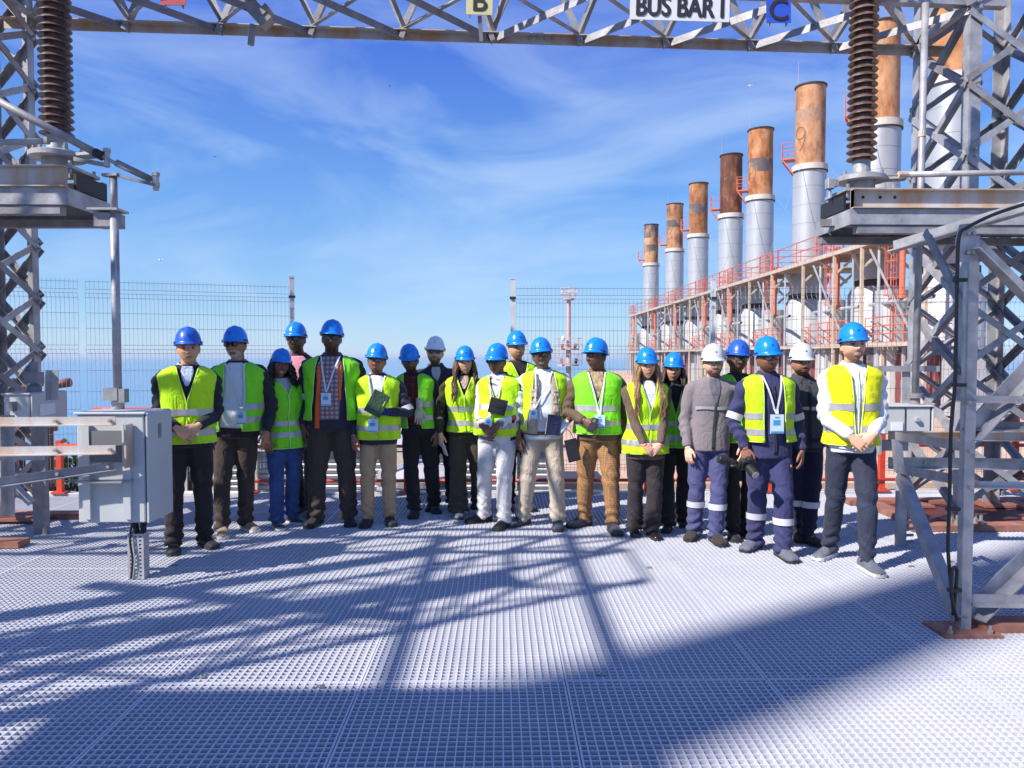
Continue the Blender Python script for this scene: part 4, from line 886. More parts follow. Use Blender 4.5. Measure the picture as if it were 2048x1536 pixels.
VEST_SHADE = cloth('hi_vis_shaded_lime', (.22, .74, .02), .6, .05, bump=.12, bscale=24)  # greener, darker lime: the shade on these vests is in the colour
VESTO = cloth('hi_vis_yellow', (.80, .80, .008), .6, .05, bump=.12, bscale=24)
PIPY = mat('lime_piping', (.70, .92, .18), .6); PIP_SHADE = mat('shaded_lime_piping', (.48, .88, .20), .6)  # second piping colour holds the same vest shade
BANDM = mat('reflective_tape', (.44, .43, .44), .35, .25, var=.08, vscale=20)
HELB = mat('blue_helmet_plastic', (.010, .23, .78), .24, 0, var=.10, vscale=22, bump=.03, bscale=140, spec=.6); HELD = mat('dark_blue_helmet_plastic', (.02, .10, .50), .34, 0, spec=.5)
HELW = mat('white_helmet_plastic', (.80, .80, .79), .28, 0); HELG = mat('grey_white_helmet_plastic', (.60, .62, .62), .32, 0)
FRAME = mat('glasses_frame', (.015, .015, .017), .3); LENS_D = mat('dark_lens', (.01, .01, .012), .12, 0, spec=.7)
LENS_C = bpy.data.materials.new('clear_lens'); LENS_C.use_nodes = True
_b = LENS_C.node_tree.nodes['Principled BSDF']; _b.inputs['Base Color'].default_value = (.8, .85, .85, 1); _b.inputs['Roughness'].default_value = .05; _b.inputs['Alpha'].default_value = .10
LANY = mat('white_lanyard', (.66, .67, .72), .8); CARD = mat('badge_card', (.58, .70, .82), .25); CARDB = mat('badge_print', (.06, .32, .62), .4)

# ---- shared pieces, in head or foot coordinates
def helmet_mesh():
    m = MB(); n = 48; rows = []
    for i in range(15):
        t = i / 14 * math.pi / 2; r = math.cos(t) ** .82 if i < 14 else 0.0; row = []
        for k in range(n):
            a = 2 * math.pi * k / n; x = .099 * r * math.sin(a); y = -.119 * r * math.cos(a); z = .134 * math.sin(t)
            ridge = .006 * math.exp(-(x / .016) ** 2) * (math.sin(t) ** .5) + .004 * math.exp(-((abs(x) - .045) / .010) ** 2) * math.sin(2 * t)
            row.append((x, y + .004, z + ridge * .9))
        rows.append(row)
    lip = []; lip2 = []; band = []
    for k in range(n):
        a = 2 * math.pi * k / n; f = max(0, math.cos(a)); ex = .010 + .026 * f ** 2.2
        lip.append(((.099 + ex * .75) * math.sin(a), -(.119 + ex) * math.cos(a) + .004, -.004 - .010 * f ** 2)); lip2.append(((.099 + ex * .75) * math.sin(a), -(.119 + ex) * math.cos(a) + .004, -.010 - .010 * f ** 2))
        band.append((.094 * math.sin(a), -.113 * math.cos(a) + .004, -.008))
    m.grid([band, lip2, lip] + rows, True)
    return m.mesh('helmet', HELB, True)
HELM = helmet_mesh()
def recol(me, m): c = me.copy(); c.materials.clear(); c.materials.append(m); return c
CLIPS = MB().box((-.100, .0, .004), (.012, .034, .016)).box((.100, 0, .004), (.012, .034, .016)).box((-.1015, -.03, .012), (.006, .02, .008)).box((.1015, -.03, .012), (.006, .02, .008)).mesh('side_clip', mat('helmet_clip', (.03, .04, .07), .5))
HELMS = {'B': HELM, 'D': recol(HELM, HELD), 'W': recol(HELM, HELW), 'G': recol(HELM, HELG)}
EMB = MB().bar((-.008, 0, -.008), (-.008, 0, .008), .004, .003, (0, 1, 0)).bar((-.004, 0, 0), (.008, 0, .009), .004, .003, (0, 1, 0)).bar((-.004, 0, 0), (.008, 0, -.009), .004, .003, (0, 1, 0)).mesh('emblem', mat('helmet_emblem', (.01, .03, .14), .5))
def glasses_mesh(lens, clear):
    m = MB()
    for s_ in (-1, 1):
        pts = [(s_ * .034 + .026 * math.cos(a) * (1 if True else 1), -.106 + .010 * abs(math.cos(a)) * (1 if s_ * math.cos(a) > 0 else 0), .008 + .018 * math.sin(a)) for a in np.linspace(0, 6.283, 17)]
        m.tube(pts, .0028, 6, False); m.tube([(s_ * .058, -.094, .014), (s_ * .080, -.05, .016), (s_ * .083, .012, .010)], .003, 6)
    m.tube([(-.010, -.107, .012), (0, -.110, .014), (.010, -.107, .012)], .0028, 6)
    l = MB()
    for s_ in (-1, 1):
        rows = []
        for q in (.02, .5, 1): rows.append([(s_ * .034 + .025 * q * math.cos(a), -.107 + .009 * q * abs(math.cos(a)) * (1 if s_ * math.cos(a) > 0 else 0), .008 + .0175 * q * math.sin(a)) for a in np.linspace(0, 6.283, 17)[:-1]])
        l.grid(rows, True)
    return m.mesh('eyeglasses', FRAME, True), l.mesh('lens', lens, True)
GLD = glasses_mesh(LENS_D, 0); GLC = glasses_mesh(LENS_C, 1)
def shoe_mesh(up, so, name, bulky=0.0):
    m = MB(); rings = []; L = .285
    prof = [(-.075, .030, .050, .018), (-.070, .036, .085, .020), (-.045, .040, .105, .02), (-.01, .041, .108, .02), (.03, .043, .098, .02), (.07, .046, .080, .02), (.11, .050, .064, .02), (.15, .051, .056, .02), (.18, .046, .050, .02), (.20, .034, .042, .022), (.208, .012, .032, .026)]
    for t, w, h, z in prof:
        w += bulky * .006; h += bulky * .008
        r = []
        for k in range(16):
            a = 2 * math.pi * k / 16; cx = math.cos(a); sz = math.sin(a); r.append((w * cx * (1 if sz > -.2 else .96), -t, z + (h - z) * max(0, sz) ** .8 + (-.004 if sz < 0 else 0)))
        rings.append(r)
    m.rings(rings); a = m.mesh(name, up, True)
    m2 = MB(); ol = []
    for t, w, h, z in prof: ol.append((w + .004, -t))
    loop = [(x, y) for x, y in ol] + [(-x, y) for x, y in ol[::-1]]
    n = len(loop); m2.add([(x, y, .002) for x, y in loop] + [(x, y, .026) for x, y in loop], [tuple(range(n)), tuple(range(2 * n - 1, n - 1, -1))] + [(i, n + i, n + (i + 1) % n, (i + 1) % n) for i in range(n)])
    b = m2.mesh('sole', so)
    return a, b
SHOE_K = cloth('black_shoe_leather', (.022, .022, .026), .55, .15); SHOE_N = cloth('navy_overshoe', (.055, .06, .09), .7, .15); SHOE_G = cloth('grey_overshoe', (.14, .15, .19), .8, .15); SHOE_B = cloth('brown_boot', (.05, .035, .03), .7, .2); SHOE_T = cloth('tan_sneaker', (.42, .30, .22), .8, .2); SHOE_GL = mat('black_gloss_shoe', (.015, .013, .015), .25)
SOLE_K = mat('black_sole', (.025, .025, .027), .8); SOLE_W = mat('white_sole', (.62, .60, .58), .7); SOLE_O = mat('orange_sole', (.60, .22, .08), .7)
SHOES = {'K': shoe_mesh(SHOE_K, SOLE_K, 'shoe'), 'N': shoe_mesh(SHOE_N, SOLE_K, 'shoe', 1), 'G': shoe_mesh(SHOE_G, SOLE_K, 'shoe', 1), 'B': shoe_mesh(SHOE_B, SOLE_K, 'shoe', 1), 'T': shoe_mesh(SHOE_T, SOLE_W, 'shoe'), 'W': shoe_mesh(SHOE_N, SOLE_W, 'shoe'), 'L': shoe_mesh(SHOE_GL, SOLE_K, 'shoe'), 'O': shoe_mesh(SHOE_G, SOLE_W, 'shoe')}

def head_shape(m, M, fem, s, jaw=1.0, wide=1.0):
    """head surface in head coordinates (x right, -y face, z up), moved by M"""
    nu, nv = 64, 48; rows = []
    for j in range(1, nv):
        ph = math.pi * j / nv; dz = math.cos(ph); rr = math.sin(ph); row = []
        for i in range(nu):
            a = 2 * math.pi * i / nu; dx = rr * math.sin(a); dy = -rr * math.cos(a)
            x = .081 * dx * wide; y = .097 * dy + .006; z = .120 * dz
            if dz < 0:
                q = -dz; x *= 1 - (.30 + (.08 if fem else 0)) * q ** 1.6 * jaw
                if dy < 0: y *= 1 - .06 * q ** 2
                else: y *= 1 - .45 * q
            if dy < 0:
                fw = -dy; g = lambda cx, cz, sx, sz: math.exp(-((abs(x) - cx) / sx) ** 2 - ((z - cz) / sz) ** 2)
                y -= .006 * g(.030, .030, .022, .010)                           # brow
                y += .011 * g(.031, .010, .014, .011)                           # eye socket
                y -= .006 * g(.046, -.022, .018, .018)                          # cheek
                y -= .016 * math.exp(-(x / .011) ** 2) * math.exp(-((z + .008) / .022) ** 2) * fw; y -= .016 * math.exp(-(x / .017) ** 2) * math.exp(-((z + .026) / .011) ** 2)   # nose bridge, tip
                y -= .007 * math.exp(-(x / .022) ** 2) * math.exp(-((z + .058) / .006) ** 2); y -= .007 * math.exp(-(x / .020) ** 2) * math.exp(-((z + .071) / .006) ** 2)       # lips
                y += .004 * math.exp(-(x / .026) ** 2) * math.exp(-((z + .0645) / .0022) ** 2); y += .004 * math.exp(-(x / .020) ** 2) * math.exp(-((z + .084) / .006) ** 2)
                y -= .008 * math.exp(-(x / .020) ** 2) * math.exp(-((z + .100) / .012) ** 2)                                                                        # chin
            row.append(M @ V(x * s, y * s, z * s))
        rows.append(row)
    o = len(m.v); m.grid(rows, True); n = len(rows)
    m.v.append(tuple(M @ V(0, .006 * s, .120 * s))); t = len(m.v) - 1; m.v.append(tuple(M @ V(0, -.03 * s, -.121 * s))); bt = len(m.v) - 1
    for k in range(nu):
        m.f.append((o + (k + 1) % nu, o + k, t)); m.f.append((o + (n - 1) * nu + k, o + (n - 1) * nu + (k + 1) % nu, bt))
    for sd in (-1, 1):                         # ears
        rr = []
        for j in range(1, 8):
            ph = math.pi * j / 8; rr.append([M @ (V(sd * ((.079 * wide) + .006 * math.sin(ph) * math.cos(a) + .012 * math.sin(ph) * max(0, math.sin(a)) * .8), .012 + .017 * math.sin(ph) * math.sin(a), -.006 + .032 * math.cos(ph)) * s) for a in np.linspace(0, 6.283, 13)[:-1]])
        m.rings(rr)
def hand_shape(m, wp, d, n, s, side, curl=.35, spread=.0, r=1.0):
    """palm, four fingers and a thumb; d = finger direction, n = back of the hand, side = thumb side (+1/-1 along n x d)"""
    d = d.normalized(); n = (n - d * n.dot(d)).normalized(); w = n.cross(d) * side
    P = lambda a, b, c: wp + d * a * s + w * b * s + n * c * s
    rr = []
    for a, hw, ht in ((-.03, .026, .022), (0, .028, .020), (.03, .038, .019), (.065, .041, .016), (.092, .039, .012), (.10, .030, .008)):
        rr.append([P(a, hw * r * math.cos(t) - .002, ht * r * math.sin(t)) for t in np.linspace(0, 6.283, 15)[:-1]])
    m.rings(rr)
    for b, L, rad in ((.0325, .070, .0080), (.0110, .080, .0084), (-.0110, .075, .0080), (-.0320, .058, .0072)):
        p = P(.088, b, .002); dd = d + w * (spread + .12) * b * 20; pts = [P(.07, b * .95, .0), p]; ang = curl * .7
        for L_ in (.45, .32, .23):
            q = (dd * math.cos(ang) - n * math.sin(ang)).normalized(); p = p + q * L * L_ * s; pts.append(p); ang += curl
        m.tube(pts, [rad * s * r, rad * s * 1.02 * r, rad * s * r, rad * s * .92 * r, rad * s * .74 * r], 10)
    b0 = P(.018, .026, -.004); p1 = P(.050, .050, -.012); p2 = P(.078, .056, -.020); p3 = P(.098, .050, -.026)
    m.tube([b0, p1, p2, p3], [.0135 * s * r, .0115 * s * r, .0105 * s * r, .008 * s * r], 10)
def ik(S0, T, l1, l2, pole):
    d = T - S0; L = min(d.length, (l1 + l2) * .995); dn = d.normalized(); a = (l1 * l1 - l2 * l2 + L * L) / (2 * L); h = math.sqrt(max(l1 * l1 - a * a, 0))
    p = (pole - dn * pole.dot(dn)).normalized(); return S0 + dn * a + p * h, S0 + dn * L
def paint(fn):
    def post(me):
        v = coords(me); c = fn(v); a = me.color_attributes.new('Col', 'FLOAT_COLOR', 'POINT'); buf = np.ones((len(v), 4), np.float32); buf[:, :3] = c; a.data.foreach_set('color', buf.ravel())
    return post

def person(pid, label, feet, top_px, chest_px, head_px, yaw=0, fem=False, girth=1.0, belly=0.0, skin='#a8704f', hair='#1a1210',
           arms=None, top='top', topm=None, top_hem=.84, sleeve='long', leg=(.092, .068, .060), legm=None, shoes='K', toe=(12, 12),
           helm='B', helm_tilt=0, hyaw=0, hpitch=0, hroll=0, glasses=None, beard=None, smile=False, vest=None, vest_hem=.86, vopen=None, vneck=1.20, bands=(.96, 1.10),
           inner=None, collar=None, badge=None, legbands=None, hairlong=None, gloves=(None, None), topband=None, sleeveband=None, handcurl=(.35, .35), undervest=None, strips=(), zipper=None, belt=None, head_s=1.0, wide=1.0, legtwist=0):
    f1, f2 = G(*feet[0]), G(*feet[1]); root = (f1 + f2) / 2; Yd = root.y
    Ht = ZZ(top_px, Yd - .02); s = Ht / 1.79
    rh = np.random.RandomState(pid * 31)
    if pid != 20: hroll += rh.uniform(-4.5, 4.5); hyaw += rh.uniform(-6, 6); hpitch += rh.uniform(-6, 1); yaw += rh.uniform(-8, 8)
    th = thing('person', label, 'person', root, 'people in hard hats posing on the deck', R(yaw))
    Rz = Matrix.Rotation(-R(yaw), 3, 'Z')
    loc = lambda p: Rz @ (V(*p) - root)
    fl = [loc(f1), loc(f2)]
    chest = loc(W(chest_px, ZZ_inv(1.25 * s, Yd), Yd)); headc = loc(W(head_px, ZZ_inv(1.6 * s, Yd), Yd))
    cx_ch = V(chest.x, chest.y, 0); pel = V(cx_ch.x * .55, cx_ch.y * .55, 0); hd = V(headc.x, headc.y * .6 - .015 * s, 0)
    tab = TORSO_F if fem else TORSO_M; sw = (.176 if fem else .180)
    def ctr(z):                                  # spine line: pelvis -> chest -> neck
        z = z / s
        if z < .9: return pel
        if z < 1.25: return pel.lerp(cx_ch, (z - .9) / .35)
        return cx_ch.lerp(hd, min(1, (z - 1.25) / .36) ** 1.6)
    def dims(z, off=0.0, offb=None):
        a, b = lerp_tab(tab, z); bl = belly * math.exp(-((z - 1.04) / .13) ** 2)
        gg = 1 + (girth - 1) * (1 if z < 1.38 else max(0, (1.5 - z) / .12))
        return (a * gg + bl * .45) * s + off, (b * gg + bl) * s + (off if offb is None else offb), bl
    def tring(z, off=0.0, n=40, offb=None):
        a, b, bl = dims(z, off, offb); c = ctr(z * s); return ring((c.x, c.y - bl * .55 * s, z * s), a, b, n)
    hairc = srgb(hair); skc = srgb(skin); skc = tuple(min(.85, c_ * (1.45 if max(skc) < .25 else 1.2)) for c_ in skc)
    # --- arms (targets in body coordinates, metres at height 1.75)
    if arms is None: arms = ('side', 'side')
    SH = []; EL = []; WR = []; HD = []
    for i, sd in enumerate((-1, 1)):
        c = ctr(1.39 * s); S0 = V(c.x + sd * sw * girth ** .5 * s, c.y + .005, 1.375 * s); mode = arms[i]
        if mode == 'side': ra = np.random.RandomState(pid * 13 + i); T = S0 + V(sd * (.058 + ra.uniform(-.015, .03)), -.02 - ra.uniform(0, .09), -.515 + ra.uniform(0, .03)) * s; pole = V(sd * .5, .9, 0); hn = V(sd * .8, -.6, 0); hdn = V(-sd * .05, -.12, -1)
        elif isinstance(mode, tuple) and mode[0] == 'clasp':
            zc = mode[1]; T = V(c.x + sd * .052 * s, c.y - (.205 + belly + (.0 if i else .012)) * s, (zc + (.012 if i else 0)) * s); T.x += sd * .02 * s; pole = V(sd * .62, .8, -.15); hn = V(sd * .15, -1, .25); hdn = V(-sd * .75, -.12, -.62)
        else:
            x, y, z, hn, hdn = mode; T = V(c.x + x * s, c.y + y * s, z * s); pole = V(sd * .9, .6, -.35); hn = V(*hn); hdn = V(*hdn)
        E, Wp = ik(S0, T, .285 * s, .255 * s, pole); SH.append(S0); EL.append(E); WR.append(Wp); HD.append((hdn, hn))
    # --- BODY (skin): head, neck, hands at fine grain, the trunk and limbs inside the clothes
    core = MB()
    core.rings([tring(z, -.022 * s, 20) for z in (.90, 1.0, 1.1, 1.25, 1.36, 1.42)])
    for i, sd in enumerate((-1, 1)):
        core.tube([SH[i], (SH[i] + EL[i]) / 2, EL[i], (EL[i] + WR[i]) / 2, WR[i]], [.048 * s, .044 * s, .038 * s, .034 * s, .026 * s], 10)
        ft = fl[i]; hp = V(pel.x + sd * .085 * s, pel.y, .88 * s); an = V(ft.x, ft.y + .02 * s, .055 * s); kn = hp.lerp(an, .5) + V(sd * .006, -.03, 0) * s; core.tube([hp, (hp + kn) / 2, kn, (kn + an) / 2, an], [.055 * s, .05 * s, .034 * s, .036 * s, .028 * s], 10)
    hs_ = s ** .5 * head_s * (.985 if fem else 1.02)
    zc = Ht - .172 * hs_; nb = ctr(1.46 * s); hc = V(hd.x, hd.y - .035 * s, zc)
    HR = Euler((R(hpitch), R(hroll), R(hyaw)), 'XYZ').to_matrix(); HM = Matrix.Translation(hc) @ HR.to_4x4()
    head = MB(); head_shape(head, HM, fem, hs_, 1.0 if not fem else 1.1, wide)
    nr = .046 if fem else .055 * girth ** .5
    head.tube([V(nb.x, nb.y + .014, 1.40 * s), V(nb.x, nb.y + .014, 1.47 * s), hc + HR @ V(0, .034, -.095) * hs_, hc + HR @ V(0, .03, -.03) * hs_], [nr * 1.5 * s, nr * 1.02 * s, nr * .97 * s, nr * .95 * s], 18)
    HI = HM.inverted(); sk = np.array(skc); lip = np.array([skc[0] * .80 + .02, skc[1] * .48, skc[2] * .48]); hb = np.array(hairc); brd = np.array(srgb(beard[1])) if beard else hb
    MI = np.array(HI)
    def colour(v):
        p = (v @ MI[:3, :3].T + MI[:3, 3]) / hs_; x, y, z = p.T; ax = np.abs(x); c = np.tile(sk, (len(v), 1)); face = y < -.03; inh = (z > -.2) & (np.abs(y) < .2)
        noise = .5 + .5 * np.sin(140 * x + 3 * np.sin(90 * z)) * np.sin(120 * z + 2 * np.sin(70 * y))
        c *= (1 + .05 * np.sin(37 * x + 21 * z))[:, None]
        blush = np.exp(-((ax - .045) / .02) ** 2 - ((z + .022) / .018) ** 2) * face; c[:, 0] *= 1 + .10 * blush
        def mixc(mask, col): c[:] = c * (1 - mask[:, None]) + np.array(col) * mask[:, None]
        sst = lambda e0, e1, t: np.clip((t - e0) / (e1 - e0), 0, 1)
        # short hair under the helmet rim
        if not hairlong: mixc(sst(-.01, .01, z + .25 * (y - .0)) * sst(-.005, .012, y) * (z > -.075) * (z < .2) * inh, hb)
        else: mixc(sst(.02, .04, z) * sst(-.075, -.05, y) * inh, hb)
        if beard:
            kind, _, dens = beard
            jawm = sst(.038, .060, -z - .18 * (y + .06)) * sst(.02, -.01, y) * (z > -.2) if kind == 'full' else sst(.070, .078, -z) * (ax < .034) * face
            lipm = np.exp(-(x / .026) ** 4 - ((z + .065) / .011) ** 4)
            mou = np.exp(-(x / .034) ** 4 - ((z + .047) / .0075) ** 4) * face
            bm_ = np.clip(jawm * (1 - lipm), 0, 1) * (z > -.125) * (y < .03); mixc(np.clip(np.maximum(bm_, mou * (kind != 'chin')) * dens ** .5 * (.88 + .12 * noise), 0, 1), brd)
        mixc(np.exp(-(x / .026) ** 6 - ((z + .0645 - 4 * x * x) / .0115) ** 6) * face * .85, lip)
        if smile: mixc(np.exp(-(x / .0205) ** 6 - ((z + .0655 - 9 * x * x) / .0050) ** 4) * face * .95, (.66, .62, .58))
        mixc(np.exp(-(x / .028) ** 4 - ((z + (.0645 if not smile else .0735) - (2 if not smile else 9) * x * x) / .0030) ** 2) * face * .9, sk * .25)
        mixc(np.exp(-((ax - .033) / .019) ** 4 - ((z - .028 + .12 * np.clip(ax - .04, 0, 1)) / .0056) ** 4) * face * (.9 if not fem else .8), hb * .8)
        mixc(np.exp(-((ax - .033) / .0165) ** 4 - ((z - .008) / .0058) ** 6) * face * .8, (.50, .45, .42))
        mixc(np.exp(-((ax - .033) / .0085) ** 4 - ((z - .008) / .0072) ** 4) * face, (.02, .012, .01))
        mixc(np.exp(-((ax - .033) / .0185) ** 4 - ((z - .0145) / .0034) ** 2) * face * .95, (.015, .01, .01))
        mixc(np.exp(-((ax - .032) / .018) ** 4 - ((z - .017) / .007) ** 2) * face * .25, sk * .4)
        mixc(np.exp(-((ax - .008) / .005) ** 2 - ((z + .036) / .004) ** 2) * face * .8, sk * .2)
        return c
    vox('face_and_neck', head, .0037, 1, th, SKIN, paint(colour)); PEND[-1][0]['_join'] = 1; headob = PEND[-1][0]
    body = vox('body', core, .016, 1, th, SKIN, paint(lambda v: np.tile(sk, (len(v), 1)))); joiners = [headob]
    for i, sd in enumerate((-1, 1)):
        d, n = HD[i]; hm = MB(); gl = gloves[i]
        hand_shape(hm, WR[i], d.copy(), n.copy(), s * (.92 if fem else 1.0), -sd, handcurl[i], r=1.1 if gl else 1.0)
        hm.tube([EL[i].lerp(WR[i], .3), EL[i].lerp(WR[i], .7), WR[i] + d.normalized() * .01], [.036 * s, .030 * s, .026 * s], 12)
        palmc = np.array([min(1, c_ * 1.12) for c_ in skc])
        if gl: vox('glove', hm, .0041, 1, th, gl)
        else: vox('hand', hm, .0041, 1, th, SKIN, paint(lambda v: np.tile(palmc, (len(v), 1)))); joiners.append(PEND[-1][0])
    JOIN.append((body, joiners))
    # --- TOP GARMENT
    tm = MB(); zs = [z for z in np.linspace(top_hem, 1.385, 16)] + [1.41, 1.435, 1.455, 1.475, 1.495]
    tm.rings([tring(z, .004) for z in zs])
    for i, sd in enumerate((-1, 1)):
        S0, E, Wp = SH[i], EL[i], WR[i]; c = ctr(1.39 * s); tops = V(c.x + sd * .10 * s, c.y, 1.40 * s)
        g = girth ** .5 * (.88 if fem else 1)
        if sleeve == 'long': tm.tube(cat([tops, S0, (S0 + E) / 2, E, (E + Wp) / 2, Wp + (E - Wp) * .02], 4), np.interp(np.linspace(0, 5, 21), range(6), [.062 * s * g, .068 * s * g, .060 * s * g, .054 * s * g, .048 * s * g, .038 * s * g]), 16)
        else: tm.tube(cat([tops, S0, S0.lerp(E, .5), S0.lerp(E, .85)], 4), np.interp(np.linspace(0, 3, 13), range(4), [.062 * s * g, .072 * s * g, .068 * s * g, .066 * s * g]), 16)
    vox(top, tm, .0118, 2, th, topm, cloth_folds(.0065, pid, 'top', s))
    if sleeve != 'long':                      # bare forearms belong to the body
        am = MB()
        for i in (0, 1): am.tube([SH[i].lerp(EL[i], .6), EL[i], EL[i].lerp(WR[i], .4), WR[i]], [.046 * s, .041 * s, .040 * s, .027 * s], 14)
        vox('forearms', am, .006, 2, th, SKIN, paint(lambda v: np.tile(sk, (len(v), 1)))); joiners.append(PEND[-1][0])
    # --- TROUSERS
    lm = MB(); wa = min(top_hem + .10, 1.04)
    lm.rings([tring(z, .0 if z > .9 else -.004 * s) for z in np.linspace(.835, wa, 6)])
    legs = []
    for i, sd in enumerate((-1, 1)):
        ft = fl[i]; hp = V(pel.x + sd * .086 * girth ** .5 * s, pel.y, .88 * s); an = V(ft.x, ft.y + .02 * s, .055 * s); kn = hp.lerp(an, .5) + V(sd * .006, -.03, 0) * s
        pts = [hp, hp.lerp(kn, .33), hp.lerp(kn, .66), kn, kn.lerp(an, .35), kn.lerp(an, .7), an]; gg = girth ** .6
        rad = [leg[0] * s * gg, (leg[0] * .9 + leg[1] * .1) * s * gg, (leg[0] * .45 + leg[1] * .55) * s * gg, leg[1] * s, (leg[1] * .7 + leg[2] * .3) * s, (leg[1] * .3 + leg[2] * .7) * s, leg[2] * s]
        pp = cat(pts, 5); rd = list(np.interp(np.linspace(0, 6, len(pp)), range(7), rad)); lm.tube(pp, rd, 18); legs.append((pp, rd))
    tro = vox('trousers', lm, .0118, 2, th, legm, cloth_folds(.0075, pid + 50, 'leg', s))
    if legbands:
        for pp, rd in legs:
            z0, z1 = legbands[0] * s, legbands[1] * s; pl = [(p, r_) for p, r_ in zip(pp, rd)]
            def at(z):
                for (p, r_), (q, r2) in zip(pl[:-1], pl[1:]):
                    if p.z >= z >= q.z: t = (p.z - z) / (p.z - q.z); return p.lerp(q, t), r_ + (r2 - r_) * t
                return pl[-1]
            rows = []
            for z in np.linspace(z0, z1, 4):
                p, r_ = at(z); rows.append([(p.x + (r_ + .008) * math.cos(a), p.y + (r_ + .008) * math.sin(a), z) for a in np.linspace(0, 6.283, 25)[:-1]])
            b = MB().grid(rows, True).mesh('reflective_band', WHITEB, True); obj('reflective_band', b, tro)
    # --- SHOES
    for i, sd in enumerate((-1, 1)):
        up, so = SHOES[shoes]; tdir = sd * R(toe[i]); k = s ** .7 * (.90 if fem else 1.02)
        sh = obj('shoe', up, th, (fl[i].x, fl[i].y + .035, 0), (0, 0, tdir), (k, k, k)); obj('sole', so, sh)
    # --- PANELS on the trunk: vest, inner shirt, collar, tape
    def shell(name, z0, z1, th0, off, mat_, parent, nz=26, nt=44, front=False, wr=.0, thick=.004, offb=None, seedp=0):
        rows = []; rr = np.random.RandomState(pid * 7 + seedp); ph = rr.uniform(0, 6.28, 6)
        for i in range(nz):
            z = z0 + (z1 - z0) * i / (nz - 1); h0 = th0(z); o_ = off(z) if callable(off) else off
            a, b, bl = dims(z, o_ * s, (offb(z) if offb else o_) * s); c = ctr(z * s); row = []
            for k in range(nt):
                t = (-h0 + 2 * h0 * k / (nt - 1)) if front else (h0 + (2 * math.pi - 2 * h0) * k / (nt - 1))
                low = np.clip((1.30 - z) / .4, 0, 1); e = wr * s * (math.sin(7 * t + 5 * z + ph[0]) * .6 * low + math.sin(13 * t - 8 * z + ph[1]) * .35 * low + math.sin(24 * z + 5 * t + 2 * math.sin(3 * t + ph[2])) * .35)
                x, y = superell(a + e, b + e, t); row.append((c.x + x, c.y - bl * .55 * s + y, z * s - (.004 * s * math.sin(5 * t + ph[3]) if i == 0 else 0)))
            rows.append(row)
        me = MB().grid(rows).mesh(name, mat_, True); o = obj(name, me, parent)
        if thick:
            sd_ = o.modifiers.new('thick', 'SOLIDIFY'); sd_.thickness = thick; sd_.offset = 1
        return o
    voff = lambda z: .026 + .010 * np.clip((1.05 - z) / .2, 0, 1) + .016 * math.exp(-((z - 1.42) / .045) ** 2) - .014 * np.clip((z - 1.45) / .04, 0, 1)
    voffb = lambda z: .022 + .012 * np.clip((1.05 - z) / .2, 0, 1) + .010 * math.exp(-((z - 1.42) / .05) ** 2) - .010 * np.clip((z - 1.45) / .04, 0, 1)
    def opening(hem, vo, vn, of):
        def th0(z):
            x = .002 if vo is None else vo[0] + (vo[1] - vo[0]) * (z - hem) / (1.45 - hem)
            if z > vn: x = max(x, .002 + .080 * (z - vn) / (1.478 - vn))
            a_, b__ = lerp_tab(tab, z); A = a_ + of(z); return math.asin(min(.97, (x / A)) ** 1.175)
        return th0
    def strip(name, sd, x0, x1, z0, z1, off, m_):
        rows = []
        for i in range(18):
            z = z0 + (z1 - z0) * i / 17; a, b, bl = dims(z, off * s, off * s); c = ctr(z * s); row = []
            for k in range(5):
                x = (x0(z) + (x1(z) - x0(z)) * k / 4) * s; t = sd * math.asin(min(.98, x / a) ** 1.175); X, Y_ = superell(a, b, t); row.append((c.x + X, c.y - bl * .55 * s + Y_, z * s))
            rows.append(row if sd > 0 else row[::-1])
        o = obj(name, MB().grid(rows).mesh(name, m_, True), th); q = o.modifiers.new('thick', 'SOLIDIFY'); q.thickness = .004; q.offset = 1; return o
    for nm, sd, xa, xb, z0, z1, of, m_ in strips:
        strip(nm, sd, (lambda z, xa=xa, z0=z0, z1=z1: xa[0] + (xa[1] - xa[0]) * (z - z0) / (z1 - z0)), (lambda z, xb=xb, z0=z0, z1=z1: xb[0] + (xb[1] - xb[0]) * (z - z0) / (z1 - z0)), z0, z1, of, m_)
    if undervest:
        um, uh, ux = undervest; uo = lambda z: .014 + .010 * math.exp(-((z - 1.42) / .05) ** 2) - .008 * np.clip((z - 1.45) / .04, 0, 1)
        uv = shell('cargo_vest', uh, 1.476, opening(uh, ux, 1.25, uo), uo, um, th, nz=30, wr=.006)
        for sd in (-1, 1):
            for z0, z1 in ((.96, 1.06), (1.10, 1.19), (1.24, 1.30)): strip('pocket', sd, lambda z: .075, lambda z: .135, z0, z1, .030, um); strip('pocket_flap', sd, lambda z: .073, lambda z: .137, z1 - .012, z1 + .012, .036, um)
    if zipper:
        for sd in (-1, 1): strip('zipper_tape', sd, lambda z: .001, lambda z: .012, zipper[0], zipper[1], .010, zipper[2])
    if belt:
        shell('belt', belt[0], belt[0] + .034, lambda z: 1.5, .008, belt[1], th, nz=3, nt=24, front=True, thick=.003)
    if inner:
        w0, w1, z0, m_ = inner[:4]
        shell('shirt_front', z0, 1.478, lambda z: w0 + (w1 - w0) * (z - z0) / (1.478 - z0), .009, m_, th, front=True, nt=20, thick=.003, seedp=3)
